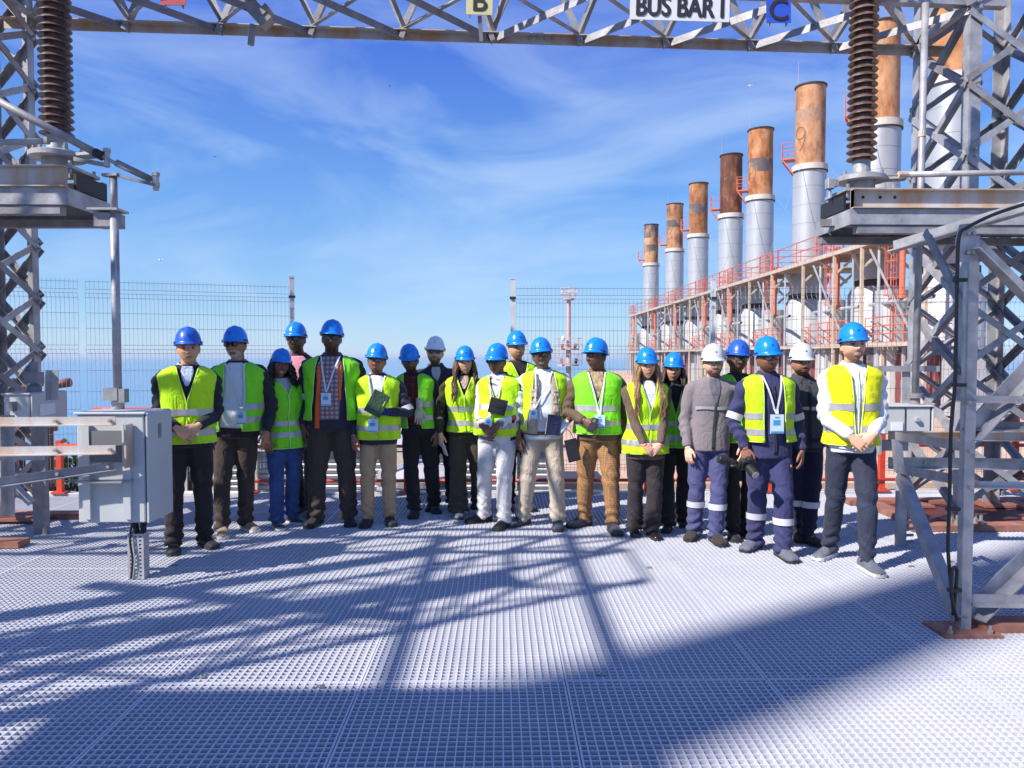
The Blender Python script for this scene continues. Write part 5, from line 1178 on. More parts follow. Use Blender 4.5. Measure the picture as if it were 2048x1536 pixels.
    if vest:
        th0 = opening(vest_hem, vopen, vneck, voff)
        v_ = shell('vest', vest_hem, 1.478, th0, voff, vest, th, nz=40, nt=64, wr=.012, offb=voffb)
        PIPE = PIP_SHADE if vest is VEST_SHADE else PIPY
        def vpt(z, t):
            a, b, bl = dims(z, (voff(z) + .004) * s, (voffb(z) + .004) * s); c = ctr(z * s); x, y = superell(a, b, t); return V(c.x + x, c.y - bl * .55 * s + y, z * s)
        pm = MB()
        for sg in (1, -1): pm.tube([vpt(z, sg * th0(z)) for z in np.linspace(vest_hem, 1.474, 24)], .0042, 5)
        pm.tube([vpt(vest_hem, t_) for t_ in np.linspace(th0(vest_hem), 6.283 - th0(vest_hem), 40)], .0042, 5)
        obj('piping', pm.mesh('piping', PIPE, True), v_)
        for zb in bands:
            shell('reflective_band', zb, zb + .052, th0, lambda z: voff(z) + .0075, BANDM, v_, nz=5, nt=64, wr=.012, thick=0, offb=lambda z: voffb(z) + .0075)
    if topband: shell('reflective_stripe', topband, topband + .028, lambda z: 1.0, .013, BANDM, th, nz=3, nt=24, front=True, thick=0)
    if collar:
        cm, ch, gap = collar; rows = []
        for j, (zz_, ra, rb) in enumerate(((1.462, .072, .068), (1.492, .066, .064), (1.492 + ch, .069, .067), (1.484, .084, .079), (1.464, .097, .090))):
            nk = (.88 if fem else 1.0 * girth ** .4); a, b = ra * nk * s, rb * nk * s; c = ctr(zz_ * s); row = []
            for k in range(28):
                t = gap * (1 + (.5 if j >= 3 else 0)) + (2 * math.pi - 2 * gap * (1 + (.5 if j >= 3 else 0))) * k / 27; x, y = superell(a, b, t, 2.1); f = max(0, math.cos(t)); row.append((c.x + x, c.y + y - .006 * f, zz_ * s - .022 * s * f * (1.2 if j < 3 else 1.8)))
            rows.append(row)
        co = obj('collar', MB().grid(rows).mesh('collar', cm, True), th); sd_ = co.modifiers.new('thick', 'SOLIDIFY'); sd_.thickness = .003
    if sleeveband:
        for i, sd in enumerate((-1, 1)):
            p, q = SH[i].lerp(EL[i], .78), SH[i].lerp(EL[i], .97); bm2 = MB(); bm2.tube([p, (p + q) / 2, q], .066 * s, 18, False); obj('sleeve_band', bm2.mesh('sleeve_band', WHITEB, True), th)
    # --- HELMET
    rt = np.random.RandomState(pid + 300); helm_tilt += rt.uniform(-4, 4); hrl = rt.uniform(-4, 4)
    hl = HM @ Matrix.Rotation(R(hrl), 4, 'Y') @ Matrix.Translation(V(0, .0, .040) * hs_) @ Matrix.Rotation(R(-4 + helm_tilt), 4, 'X')
    ho = obj('helmet', HELMS[helm], th); ho.matrix_local = hl @ Matrix.Scale(hs_, 4)
    eo = obj('emblem', EMB, ho, (0, -.1105, .062), (R(-24), 0, 0), (.75, .75, .75))
    obj('side_clip', CLIPS, ho)
    if glasses:
        gm, lm_ = GLD if glasses == 'dark' else GLC
        go = obj('eyeglasses', gm, th); go.matrix_local = HM @ Matrix.Scale(hs_, 4); obj('lens', lm_, go)
    # --- LONG HAIR
    if hairlong:
        hmat, ln, curl, n_ = hairlong; rr = np.random.RandomState(pid); base = MB(); rows = []
        for j in range(9):
            z = .05 - j * .018; rows.append([HM @ (V(.083 * math.sin(a) * (1 + .02 * j), .010 + .104 * -math.cos(a), z) * hs_) for a in np.linspace(1.05, 6.283 - 1.05, 28)])
        base.grid(rows); hair_o = obj('hair', base.mesh('hair', hmat, True), th); sd_ = hair_o.modifiers.new('thick', 'SOLIDIFY'); sd_.thickness = .012; sd_.offset = -1
        st = MB(); chc = ctr(1.3 * s)
        for k in range(n_):
            a = rr.uniform(.95, 6.283 - .95); p = V(.082 * math.sin(a), .010 - .102 * math.cos(a), rr.uniform(-.06, .045)) * hs_; p = HM @ p
            sdx = 1 if math.sin(a) > 0 else -1; front = math.cos(a) > -.35; L = ln * rr.uniform(.75, 1.08); pts = [p]; phs = rr.uniform(0, 6.28); nn = 9
            for q in range(1, nn):
                t = q / (nn - 1); zz_ = p.z - L * t; out_ = (.022 + .055 * math.sin(min(1, t * 1.3) * 1.6)) * s; sway = curl * math.sin(phs + t * 9) * t
                x = p.x + sdx * (out_ * (.55 if front else .4)) + sway; y = p.y + (-.050 * t if front else .045 * t) + curl * .7 * math.cos(phs + t * 8) * t
                if zz_ < 1.45 * s:                # lie on the shoulders and chest
                    if front: y = min(y, chc.y - (.10 + .055 * min(1, (1.45 * s - zz_) / .12)) * s); x = x * .985
                    else: y = max(y, chc.y + .10 * s)
                pts.append(V(x, y, zz_))
            st.tube(cat(pts, 2), np.interp(np.linspace(0, 1, 17), [0, .2, .75, 1], [.009, .012, .009, .002]) * rr.uniform(.7, 1.15), 5)
        so_ = obj('hair_strands', st.mesh('hair_strands', hmat, True), th); so_['kind'] = 'stuff'
    # --- LANYARD AND BADGE
    if badge:
        bx, bz, sz = badge; a, b, bl = dims(bz, .045 * s); c = ctr(bz * s); yb = c.y - b - bl * .6 * s - .012; pb = V(c.x + bx * s, yb, bz * s)
        m = MB()
        for sd in (-1, 1):
            pts = []
            for k in range(9):
                t_ = k / 8; z = 1.475 + (bz + .07 * sz - 1.475) * t_; x = (.074 * (1 - t_) ** 1.1 + .005) * sd * s + bx * s * t_; a2, b2_, bl2 = dims(z, .040 * s, .036 * s); c2_ = ctr(z * s)
                pts.append(V(c2_.x + x, c2_.y - bl2 * .55 * s - b2_ * math.sqrt(max(.05, 1 - min(1, abs(x / a2)) ** 2.35)) ** .85, z * s))
            pts[-1] = V(pb.x + sd * .004, yb - .002, pts[-1].z)
            for p_, q_ in zip(pts[:-1], pts[1:]): m.prof(p_, q_, [(-.007, -.0012), (.007, -.0012), (.007, .0012), (-.007, .0012)], (1, 0, 0))
        ly = obj('lanyard', m.mesh('lanyard', LANY), th)
        bo = obj('badge', MB().box((0, 0, 0), (.095 * sz, .004, .13 * sz)).mesh('badge', CARD), th, pb, (0, 0, 0))
        obj('badge_print', MB().box((-.004, -.0035, .012), (.048 * sz, .002, .034 * sz)).box((0, -.0035, .045 * sz), (.03 * sz, .002, .008 * sz)).box((0, -.0035, -.055 * sz), (.085 * sz, .002, .012 * sz)).mesh('badge_print', CARDB), bo)
    th['_sc'] = s
    return dict(th=th, s=s, WR=WR, HD=HD, ctr=ctr, dims=dims, root=root, yaw=R(yaw), HM=HM)
JOIN = []
WHITEB = mat('white_reflective_tape', (.62, .62, .66), .4, .1)
def ZZ_inv(z, Y):
    # pixel row of height z at depth Y
    lo, hi = -800, 2200
    for _ in range(40):
        m = (lo + hi) / 2
        if ZZ(m, Y) > z: lo = m
        else: hi = m
    return (lo + hi) / 2
def wpt(P, v): return P['root'] + Matrix.Rotation(P['yaw'], 3, 'Z') @ v
# ---------------------------------------------------------------- fabrics
BLK = cloth('black_knit', (.028, .028, .033), .9); BLKT = cloth('black_trouser_cloth', (.028, .024, .026), .85); BRNT = cloth('dark_brown_trouser_cloth', (.062, .045, .038), .85)
NAVYJ = cloth('navy_jacket', (.030, .029, .055), .75); NAVYW = cloth('navy_workwear', (.040, .042, .115), .8); NAVYT = cloth('slate_navy_trousers', (.032, .038, .068), .8); WRKT = cloth('blue_work_trousers', (.075, .080, .19), .82); NVYD = cloth('dark_navy_trousers', (.016, .018, .045), .85)
WHT = cloth('white_shirt', (.70, .71, .76), .8, .03); LBL = cloth('pale_blue_shirt', (.52, .60, .72), .8, .04); WHTT = cloth('white_trousers', (.62, .61, .62), .85, .05); GRYS = cloth('heather_grey_sweater', (.46, .46, .50), .95, .15, vscale=60)
JEAN = cloth('blue_denim', (.045, .085, .23), .85, .3, vscale=5); KHK = cloth('khaki_chino', (.44, .30, .17), .85, .08); BGE = cloth('beige_trousers', (.50, .42, .33), .85, .06); BGV = cloth('beige_cargo_vest', (.46, .38, .28), .85, .08)
OLV = cloth('dark_olive_trousers', (.06, .05, .038), .85); OLVJ = cloth('dark_olive_cardigan', (.050, .045, .022), .9); BRNJ = cloth('brown_blazer', (.14, .095, .070), .85, .1); BRNS = cloth('brown_jacket', (.13, .085, .055), .85, .15); CHAR = cloth('charcoal_trousers', (.035, .028, .032), .8)
FLC = cloth('mauve_grey_fleece', (.22, .19, .205), 1.0, .07, vscale=60, sheen=.3, crease=.22); DGRY = cloth('dark_grey_jacket', (.055, .056, .066), .85, .1); PNK = cloth('pink_shirt', (.62, .25, .32), .8, .06); ORL = cloth('orange_lining', (.85, .13, .02), .7, .05); GRN = cloth('green_notebook_cover', (.05, .10, .06), .5, .05)
def plaid(name, base, c1, c2, sc):
    m = bpy.data.materials.new(name); m.use_nodes = True; t = m.node_tree; b = t.nodes['Principled BSDF']; b.inputs['Roughness'].default_value = .85
    tc = t.nodes.new('ShaderNodeTexCoord'); sep = t.nodes.new('ShaderNodeSeparateXYZ'); t.links.new(tc.outputs['Object'], sep.inputs[0]); prev = None; col = None
    for ax, cc, ph in ((0, c1, 0), (2, c1, 0), (0, c2, 1.4), (2, c2, 1.4)):
        mu = t.nodes.new('ShaderNodeMath'); mu.operation = 'MULTIPLY_ADD'; mu.inputs[1].default_value = sc; mu.inputs[2].default_value = ph; t.links.new(sep.outputs[ax], mu.inputs[0])
        sn = t.nodes.new('ShaderNodeMath'); sn.operation = 'SINE'; t.links.new(mu.outputs[0], sn.inputs[0]); gt = t.nodes.new('ShaderNodeMath'); gt.operation = 'GREATER_THAN'; gt.inputs[1].default_value = .1 if ph == 0 else .8; t.links.new(sn.outputs[0], gt.inputs[0])
        hf = t.nodes.new('ShaderNodeMath'); hf.operation = 'MULTIPLY'; hf.inputs[1].default_value = .6; t.links.new(gt.outputs[0], hf.inputs[0])
        mx = t.nodes.new('ShaderNodeMixRGB'); t.links.new(hf.outputs[0], mx.inputs[0]); mx.inputs[2].default_value = (*cc, 1)
        if col is None: mx.inputs[1].default_value = (*base, 1)
        else: t.links.new(col, mx.inputs[1])
        col = mx.outputs[0]
    t.links.new(col, b.inputs['Base Color']); return m
PLD = plaid('grey_plaid_shirt', (.42, .40, .42), (.06, .045, .06), (.35, .10, .12), 150); PLR = plaid('red_black_plaid', (.12, .012, .012), (.015, .008, .01), (.20, .02, .02), 95)
def splash(name):
    m = mat(name, (.66, .66, .69), .8, bump=.15, col2=(.66, .66, .69)); t = m.node_tree; b = t.nodes['Principled BSDF']; tc = t.nodes.new('ShaderNodeTexCoord'); col = None
    for sc, st, thr, cc, lo in ((9, (1, 1, .35), .565, (.02, .02, .025), 0), (7, (.5, 1, 1.3), .60, (.55, .04, .06), 3.3), (16, (.4, 1, 1), .59, (.16, .16, .2), 7.1)):
        mp = t.nodes.new('ShaderNodeMapping'); mp.inputs['Scale'].default_value = st; mp.inputs['Location'].default_value = (lo, lo, 0); mp.inputs['Rotation'].default_value = (0, .7, 0); t.links.new(tc.outputs['Object'], mp.inputs[0])
        n = t.nodes.new('ShaderNodeTexNoise'); n.inputs['Scale'].default_value = sc; n.inputs['Detail'].default_value = 1; t.links.new(mp.outputs[0], n.inputs['Vector']); r = t.nodes.new('ShaderNodeValToRGB'); r.color_ramp.elements[0].position = thr; r.color_ramp.elements[1].position = thr + .02; t.links.new(n.outputs[0], r.inputs[0])
        mx = t.nodes.new('ShaderNodeMixRGB'); t.links.new(r.outputs[0], mx.inputs[0]); mx.inputs[2].default_value = (*cc, 1)
        if col is None: mx.inputs[1].default_value = (.66, .66, .69, 1)
        else: t.links.new(col, mx.inputs[1])
        col = mx.outputs[0]
    t.links.new(col, b.inputs['Base Color']); return m
SPL = splash('white_splash_print_shirt')
def embossed(name, c0, c1):
    m = bpy.data.materials.new(name); m.use_nodes = True; t = m.node_tree; b = t.nodes['Principled BSDF']; b.inputs['Roughness'].default_value = .9
    tc = t.nodes.new('ShaderNodeTexCoord'); mp = t.nodes.new('ShaderNodeMapping'); mp.inputs['Scale'].default_value = (80, 80, 58); t.links.new(tc.outputs['Object'], mp.inputs[0]); v = t.nodes.new('ShaderNodeTexVoronoi'); v.inputs['Scale'].default_value = 1.0; v.inputs['Randomness'].default_value = .25; t.links.new(mp.outputs[0], v.inputs['Vector'])
    r = t.nodes.new('ShaderNodeValToRGB'); r.color_ramp.elements[0].color = (*c1, 1); r.color_ramp.elements[1].color = (*c0, 1); r.color_ramp.elements[0].position = .25; r.color_ramp.elements[1].position = .6; t.links.new(v.outputs['Distance'], r.inputs[0]); t.links.new(r.outputs[0], b.inputs['Base Color']); return m
EMBT = embossed('brown_patterned_trousers', (.24, .115, .045), (.44, .25, .115))
def hairm(name, c0, c1): return mat(name, c0, .42, 0, col2=c1, vscale=18, v0=.3, v1=.7, stretch=(4, 4, .5), bump=.3, bscale=60, spec=.5)
H_BRN = hairm('brown_wavy_hair', (.045, .024, .016), (.15, .08, .05)); H_BLD = hairm('golden_brown_hair', (.13, .065, .028), (.46, .26, .11)); H_DRK = hairm('dark_brown_hair', (.020, .010, .008), (.07, .035, .022)); H_BLK = hairm('black_curly_hair', (.008, .006, .006), (.03, .022, .02))
GLVB = cloth('blue_black_glove', (.03, .045, .16), .7, .5, vscale=22); GLVW = cloth('white_knit_glove', (.66, .67, .68), .9, .06)

P = {}
P[1] = person(1, 'man in lime vest and black cardigan with clasped hands, leftmost in the group', ((348, 1102), (410, 1092)), 655, 374, 377, yaw=14, girth=1.06, skin='#b98a6c', hair='#2a1d16', arms=(('clasp', 1.0), ('clasp', 1.0)), top='cardigan', topm=BLK, leg=(.095, .074, .066), legm=BLKT, shoes='K', toe=(0, 22),
    helm='D', hyaw=-4, vest=VESTY, vest_hem=.87, vneck=1.20, bands=(.93, 1.09), inner=(.02, .30, 1.32, LBL), collar=(LBL, .018, .5))
P[2] = person(2, 'grey-bearded man in open vest, black jacket and white shirt beside the leftmost man', ((443, 1070), (490, 1059)), 653, 478, 474, yaw=6, girth=1.08, belly=.045, skin='#885b43', hair='#18110e', arms=('side', 'side'), top='jacket', topm=BLK, leg=(.096, .072, .062), legm=BRNT, shoes='T', toe=(-18, 40),
    hyaw=-8, hpitch=-4, glasses='dark', beard=('full', '#a8a098', .9), vest=VEST_SHADE, vest_hem=.90, vopen=(.085, .080), vneck=1.3, bands=(.97, 1.08), inner=(.42, .50, .93, WHT), collar=(WHT, .014, .5), belt=(.90, SHOE_K), badge=(.10, 1.02, .85))
P[3] = person(3, 'woman with black curly hair in pale grey sweater, vest and blue jeans', ((556, 1056), (583, 1046)), 697, 566, 556, yaw=32, fem=True, girth=1.05, skin='#744d3c', hair='#0c0908', arms=((-.215, -.13, .90, (-.6, -.8, 0), (.1, -.1, -1)), 'side'), top='sweater', topm=GRYS, leg=(.094, .072, .074), legm=JEAN, shoes='W', toe=(8, 14),
    hyaw=-12, hroll=8, smile=True, vest=VEST_SHADE, vest_hem=.80, vneck=1.34, bands=(.91, 1.02), collar=(GRYS, .014, .5), hairlong=(H_BLK, .17, .035, 90))
P[4] = person(4, 'man in sunglasses and pink shirt standing behind the woman in jeans', ((598, 1024), (622, 1030)), 645, 602, 595, yaw=0, girth=1.0, skin='#604135', hair='#0d0a09', arms=('side', 'side'), top='jacket', topm=NAVYJ, leg=(.092, .07, .062), legm=BRNT, shoes='B', toe=(10, 15),
    hyaw=-3, glasses='dark', inner=(.35, .55, 1.0, PNK), collar=(PNK, .018, .55), strips=[('orange_lining', 1, (.08, .08), (.11, .11), 1.0, 1.4, .014, ORL), ('jacket_stripe', -1, (.07, .07), (.095, .095), 1.0, 1.4, .014, GRYS)], beard=('full', '#0d0a09', .35))
P[5] = person(5, 'tallest man in open shade-toned lime vest, orange-lined navy jacket and plaid shirt', ((632, 1049), (698, 1047)), 640, 664, 665, yaw=3, girth=1.20, belly=.02, skin='#5b3d31', hair='#0c0908', arms=('side', 'side'), top='jacket', topm=NAVYJ, leg=(.098, .080, .074), legm=BRNT, shoes='K', toe=(14, 10),
    glasses='dark', hpitch=3, smile=False, beard=('full', '#0b0807', .3), vest=VEST_SHADE, vest_hem=.93, vopen=(.125, .100), vneck=1.36, bands=(), inner=(.33, .50, .93, PLD), collar=(PLD, .016, .45), badge=(-.02, 1.11, .92), sleeveband=True, strips=[('orange_lining', -1, (.085, .070), (.125, .098), .86, 1.40, .014, ORL), ('orange_lining', 1, (.078, .070), (.098, .098), 1.10, 1.40, .014, ORL)], belt=(.945, SHOE_K))
P[6] = person(6, 'man in lime vest, khaki trousers and blue glove holding a green notebook', ((735, 1050), (779, 1047)), 687, 757, 754, yaw=-2, girth=1.06, belly=.02, skin='#825747', hair='#100c0a', arms=('side', (.10, -.215, 1.13, (.1, -1, .1), (-.95, -.1, .25))), top='jacket', topm=NAVYJ, top_hem=.80, leg=(.090, .072, .062), legm=KHK, shoes='K', toe=(6, 12),
    hyaw=-6, glasses='clear', beard=('chin', '#100c0a', .6), vest=VESTY, vest_hem=.86, vneck=1.16, bands=(.945, 1.115), inner=(.03, .45, 1.2, WHT), collar=(WHT, .012, .55), badge=(-.03, 1.0, .95), gloves=(None, GLVB), handcurl=(.35, .55), sleeveband=True)
P[7] = person(7, 'man looking down in open vest over a red and black plaid shirt', ((828, 1032), (868, 1022)), 688, 830, 822, yaw=-10, girth=1.06, skin='#644739', hair='#100c0b', arms=((-.20, -.16, 1.10, (-.3, -.9, .2), (.3, -.3, -.9)), 'side'), top='jacket', topm=BLK, leg=(.094, .076, .07), legm=BLKT, shoes='K', toe=(-8, 20),
    hpitch=16, hyaw=8, glasses='clear', beard=('full', '#1c1715', .75), vest=VEST_SHADE, vest_hem=.92, vopen=(.07, .075), vneck=1.3, bands=(1.00, 1.14), inner=(.40, .5, .95, PLR))
P[8] = person(8, 'bearded man in a white hard hat and dark jacket in the back row', ((868, 1018), (905, 1018)), 673, 874, 870, yaw=2, girth=1.08, skin='#c09a80', hair='#2a1a12', arms=('side', 'side'), top='jacket', topm=NAVYJ, leg=(.096, .076, .066), legm=BLKT, shoes='K',
    helm='W', glasses='dark', beard=('full', '#2d1c14', .8), zipper=(.86, 1.32, GRYS), collar=(NAVYJ, .025, .45), inner=(.05, .3, 1.34, GRYS))
P[9] = person(9, 'smiling woman with long wavy brown hair in lime vest and wide dark trousers', ((918, 1034), (962, 1027)), 692, 926, 929, yaw=4, fem=True, girth=1.02, skin='#c99a80', hair='#2b1910', arms=('side', 'side'), top='cardigan', topm=OLVJ, leg=(.100, .088, .104), legm=OLV, shoes='G', toe=(2, 10),
    hroll=-4, smile=True, vest=VESTY, vest_hem=.90, vneck=1.26, bands=(.965, 1.11), inner=(.02, .36, 1.34, cloth('blush_blouse', (.60, .40, .33), .8, .05)), hairlong=(H_BRN, .36, .028, 130))
P[10] = person(10, 'man in white splash-print shirt and white trousers with clasped hands', ((966, 1044), (1006, 1055)), 687, 1003, 998, yaw=-24, girth=1.08, belly=.05, skin='#5d4035', hair='#0c0909', arms=(('clasp', 1.0), ('clasp', 1.0)), top='shirt', topm=SPL, leg=(.096, .076, .072), legm=WHTT, shoes='K', toe=(40, 0),
    hyaw=-8, hpitch=2, glasses='dark', vest=VESTY, vest_hem=.90, vneck=1.24, bands=(.97, 1.15), collar=(SPL, .018, .5), badge=(.0, 1.03, .75))
P[11] = person(11, 'young man in black T-shirt and lime vest behind the man in white trousers', ((1018, 1018), (1052, 1018)), 662, 1038, 1032, yaw=4, skin='#c4957a', hair='#1f140f', arms=('side', 'side'), top='t_shirt', topm=BLK, leg=(.092, .07, .062), legm=BLKT, shoes='K', hyaw=2, vest=VESTY, vest_hem=.88, vneck=1.26, bands=(.96, 1.1), smile=False, beard=('full', '#3a281f', .25))
P[12] = person(12, 'laughing man in beige cargo vest under a lime vest, with a white glove', ((1046, 1050), (1117, 1056)), 675, 1090, 1083, yaw=4, girth=1.04, belly=.03, skin='#634437', hair='#0e0b0a', arms=('side', (.19, -.21, 1.0, (.2, -.9, .3), (-.72, -.3, -.6))), top='shirt', topm=WHT, sleeve='short', leg=(.096, .078, .070), legm=BGE, shoes='N', toe=(42, -4),
    hroll=-3, glasses='clear', smile=True, vest=VESTY, vest_hem=.93, vopen=(.150, .095), vneck=1.36, bands=(.97,), undervest=(BGV, .90, (.055, .050)), belt=(.885, BRNS), collar=(WHT, .018, .45), badge=(-.10, 1.08, .7), gloves=(None, GLVW), handcurl=(.35, .7))
P[13] = person(13, 'man looking left in shade-toned lime vest and brown patterned trousers holding a phone', ((1168, 1052), (1226, 1065)), 676, 1195, 1192, yaw=-6, girth=1.10, belly=.02, skin='#5b3c30', hair='#0b0908', arms=((-.11, -.22, 1.04, (-.5, -.8, .1), (.75, -.45, -.55)), 'side'), top='jacket', topm=BRNS, leg=(.100, .080, .062), legm=EMBT, shoes='N', toe=(44, 14),
    hyaw=-46, vest=VEST_SHADE, vest_hem=.91, vneck=1.16, bands=(.985, 1.12), inner=(.03, .42, 1.24, cloth('tan_print_shirt', (.40, .30, .18), .8, .4, vscale=30)), collar=(cloth('tan_print_shirt', (.4, .3, .18)), .016, .5), badge=(.02, 1.03, .95), handcurl=(.75, .35))
P[14] = person(14, 'woman with long golden-brown hair and brown blazer sleeves, hands clasped low', ((1270, 1068), (1305, 1074)), 695, 1293, 1291, yaw=0, fem=True, girth=1.06, skin='#cf9c82', hair='#6b4526', arms=(('clasp', .86), ('clasp', .86)), top='blazer', topm=BRNJ, top_hem=.74, leg=(.094, .074, .080), legm=CHAR, shoes='L', toe=(8, 4),
    hpitch=2, vest=VESTY, vest_hem=.80, vneck=1.18, bands=(.875, 1.02), inner=(.02, .42, 1.18, WHT), collar=(WHT, .014, .4), hairlong=(H_BLD, .40, .024, 130))
P[15] = person(15, 'woman with long dark hair and black turtleneck, half hidden beside the golden-haired woman', ((1336, 1061), (1364, 1050)), 705, 1352, 1347, yaw=-6, fem=True, skin='#b98a72', hair='#1d120d', arms=('side', 'side'), top='turtleneck', topm=BLK, leg=(.092, .072, .084), legm=BLKT, shoes='K', toe=(8, 8),
    hroll=2, vest=VEST_SHADE, vest_hem=.84, vneck=1.16, bands=(.91, 1.05), hairlong=(H_DRK, .38, .02, 100), collar=(BLK, .03, .05))
P[16] = person(16, 'bearded man with glasses in a mauve-grey fleece and blue work trousers', ((1389, 1076), (1432, 1085)), 688, 1424, 1424, yaw=-4, girth=1.05, skin='#d0a48c', hair='#2a1c14', arms=('side', 'side'), top='fleece', topm=FLC, top_hem=.83, leg=(.094, .076, .070), legm=WRKT, shoes='B', toe=(26, 6),
    helm='G', glasses='clear', beard=('full', '#2a1b14', .8), topband=1.205, zipper=(.85, 1.26, DGRY), collar=(FLC, .016, .5), inner=(.02, .3, 1.26, cloth('grey_polo', (.14, .13, .17), .85)), legbands=(.30, .355))
P[17] = person(17, 'man in glasses and dark blue hard hat half hidden behind the camera man', ((1468, 1076), (1492, 1072)), 680, 1478, 1471, yaw=0, skin='#573d34', hair='#0c0a09', top='jacket', topm=BLK, leg=(.092, .07, .064), legm=BLKT, shoes='K', helm='D', glasses='clear', vest=VEST_SHADE, vest_hem=.88, vneck=1.2, bands=(.96, 1.1))
P[18] = person(18, 'man in navy coverall and open lime vest carrying a camera', ((1512, 1098), (1568, 1116)), 673, 1535, 1531, yaw=-4, girth=1.05, skin='#744f40', hair='#0f0c0b', arms=((-.215, -.10, .885, (-.6, -.8, 0), (.1, -.2, -1)), 'side'), top='coverall_jacket', topm=NAVYW, top_hem=.80, leg=(.094, .078, .072), legm=cloth('navy_coverall_trousers', (.044, .046, .130), .8), shoes='G', toe=(46, 4),
    glasses='clear', hyaw=2, vest=VESTY, vest_hem=.94, vopen=(.085, .080), vneck=1.3, bands=(.99, 1.12), zipper=(.84, 1.40, NAVYJ), collar=(NAVYW, .02, .45), badge=(-.0, 1.09, 1.15), sleeveband=True, legbands=(.27, .325), beard=('full', '#0f0c0b', .3), handcurl=(.8, .4))
P[19] = person(19, 'man with dark moustache in a grey jacket and grey-white hard hat in the back', ((1596, 1078), (1616, 1086)), 686, 1606, 1598, yaw=-2, girth=1.06, skin='#a0705a', hair='#191210', top='jacket', topm=DGRY, top_hem=.86, leg=(.092, .072, .064), legm=NVYD, shoes='B', helm='G', beard=('full', '#140e0c', .95), topband=1.20, zipper=(.88, 1.42, BLK), collar=(DGRY, .025, .25), legbands=(.32, .375))
P[20] = person(20, 'smiling man in white shirt and open yellow vest with clasped hands, rightmost in the group', ((1661, 1114), (1736, 1142)), 645, 1704, 1702, yaw=-6, girth=.95, skin='#cf9f84', hair='#17100d', arms=(('clasp', .97), ('clasp', .97)), top='shirt', topm=WHT, leg=(.094, .070, .056), legm=NAVYT, shoes='O', toe=(44, 8),
    smile=True, hyaw=2, hpitch=-5, beard=('full', '#2a1c15', .45), vest=VESTO, vest_hem=.90, vopen=(.012, .055), vneck=1.28, bands=(.99, 1.15), collar=(WHT, .02, .45), belt=(.90, SHOE_K), zipper=(.90, 1.44, WHT))
# ---------------------------------------------------------------- things held by people
def held(P_, i, off):
    d, n = P_['HD'][i]; return wpt(P_, P_['WR'][i] + off)
PH = mat('phone_glass', (.02, .02, .024), .15); PHW = mat('phone_white', (.66, .66, .68), .3); PAPER = mat('page_edges', (.66, .62, .52), .8)
def slab(name, label, cat_, c, dims_, rot, m_, extra=None):
    th = thing(name, label, cat_, c); r = Euler(rot).to_matrix()
    if name == 'notebook':
        for sy in (-1, 1): MB().box(c + r @ V(0, sy * .010, 0), (dims_[0], .004, dims_[2]), r).build('cover', m_, th)
    else: MB().box(c, dims_, r).build('body', m_, th, bevel=.003)
    if extra: extra(th, c, r)
    return th
def pages(th, c, r):
    MB().box(c + r @ V(-.004, 0, -.004), (.155, .015, .212), r).build('pages', PAPER, th); MB().box(c + r @ V(.055, -.013, .03), (.008, .003, .05), r).build('pen_loop', VESTY, th)
slab('notebook', 'green notebook held against the lime vest by a gloved hand', 'notebook', wpt(P[6], P[6]['WR'][1] + V(-.085, -.035, .085) * P[6]['s']), (.16, .016, .22), (.15, .5, .1), GRN, pages)
slab('phone', 'white phone in the hand of the woman with wavy brown hair', 'phone', wpt(P[9], P[9]['WR'][0] + V(.03, -.03, -.14)), (.012, .07, .145), (.1, -.4, .5), PHW, lambda th, c, r: MB().box(c + r @ V(.0075, 0, 0), (.002, .064, .135), r).build('screen', PH, th))
slab('pouch', 'black leather pouch under the arm of the man in the splash-print shirt', 'pouch', wpt(P[10], P[10]['ctr'](1.15 * P[10]['s']) + V(.07, -.235, 1.19) * P[10]['s']), (.16, .05, .14), (0, .25, -.1), mat('black_leather', (.02, .02, .022), .4, 0, bump=.2, bscale=30), lambda th, c, r: MB().box(c + r @ V(.0, -.028, .03), (.15, .008, .07), r).build('flap', mat('black_leather', (.02, .02, .022)), th))
slab('phone', 'dark phone gripped by the man in patterned trousers', 'phone', wpt(P[13], P[13]['WR'][0] + V(.075, -.06, -.035) * P[13]['s']), (.012, .068, .14), (.2, .5, .9), PH, lambda th, c, r: MB().box(c + r @ V(-.0075, 0, .04), (.003, .03, .03), r).build('camera_bump', FRAME, th))
def pg2(th, c, r): MB().box(c + r @ V(-.004, -.001, -.004), (.125, .015, .172), r).build('pages', PAPER, th)
slab('notebook', 'dark blue notebook held by the white glove', 'notebook', wpt(P[12], P[12]['WR'][1] + V(-.11, -.04, -.01) * P[12]['s']), (.13, .016, .18), (.1, .12, .05), cloth('navy_book_cover', (.02, .025, .07), .5, .05), pg2)
ph = slab('tablet', 'black tablet dangling from a wrist strap below the white glove', 'tablet', wpt(P[12], P[12]['WR'][1] + V(.06, -.05, -.24) * P[12]['s']), (.115, .014, .205), (.0, -.22, .15), mat('tablet_case', (.012, .012, .014), .5), lambda th, c, r: (MB().tube([c + r @ V(.03, 0, .10), c + r @ V(.02, 0, .16), c + r @ V(-.02, -.005, .21)], .003, 6).build('strap', BLACKM, th), MB().box(c + r @ V(0, -.008, 0), (.10, .002, .18), r).build('screen', PH, th)))
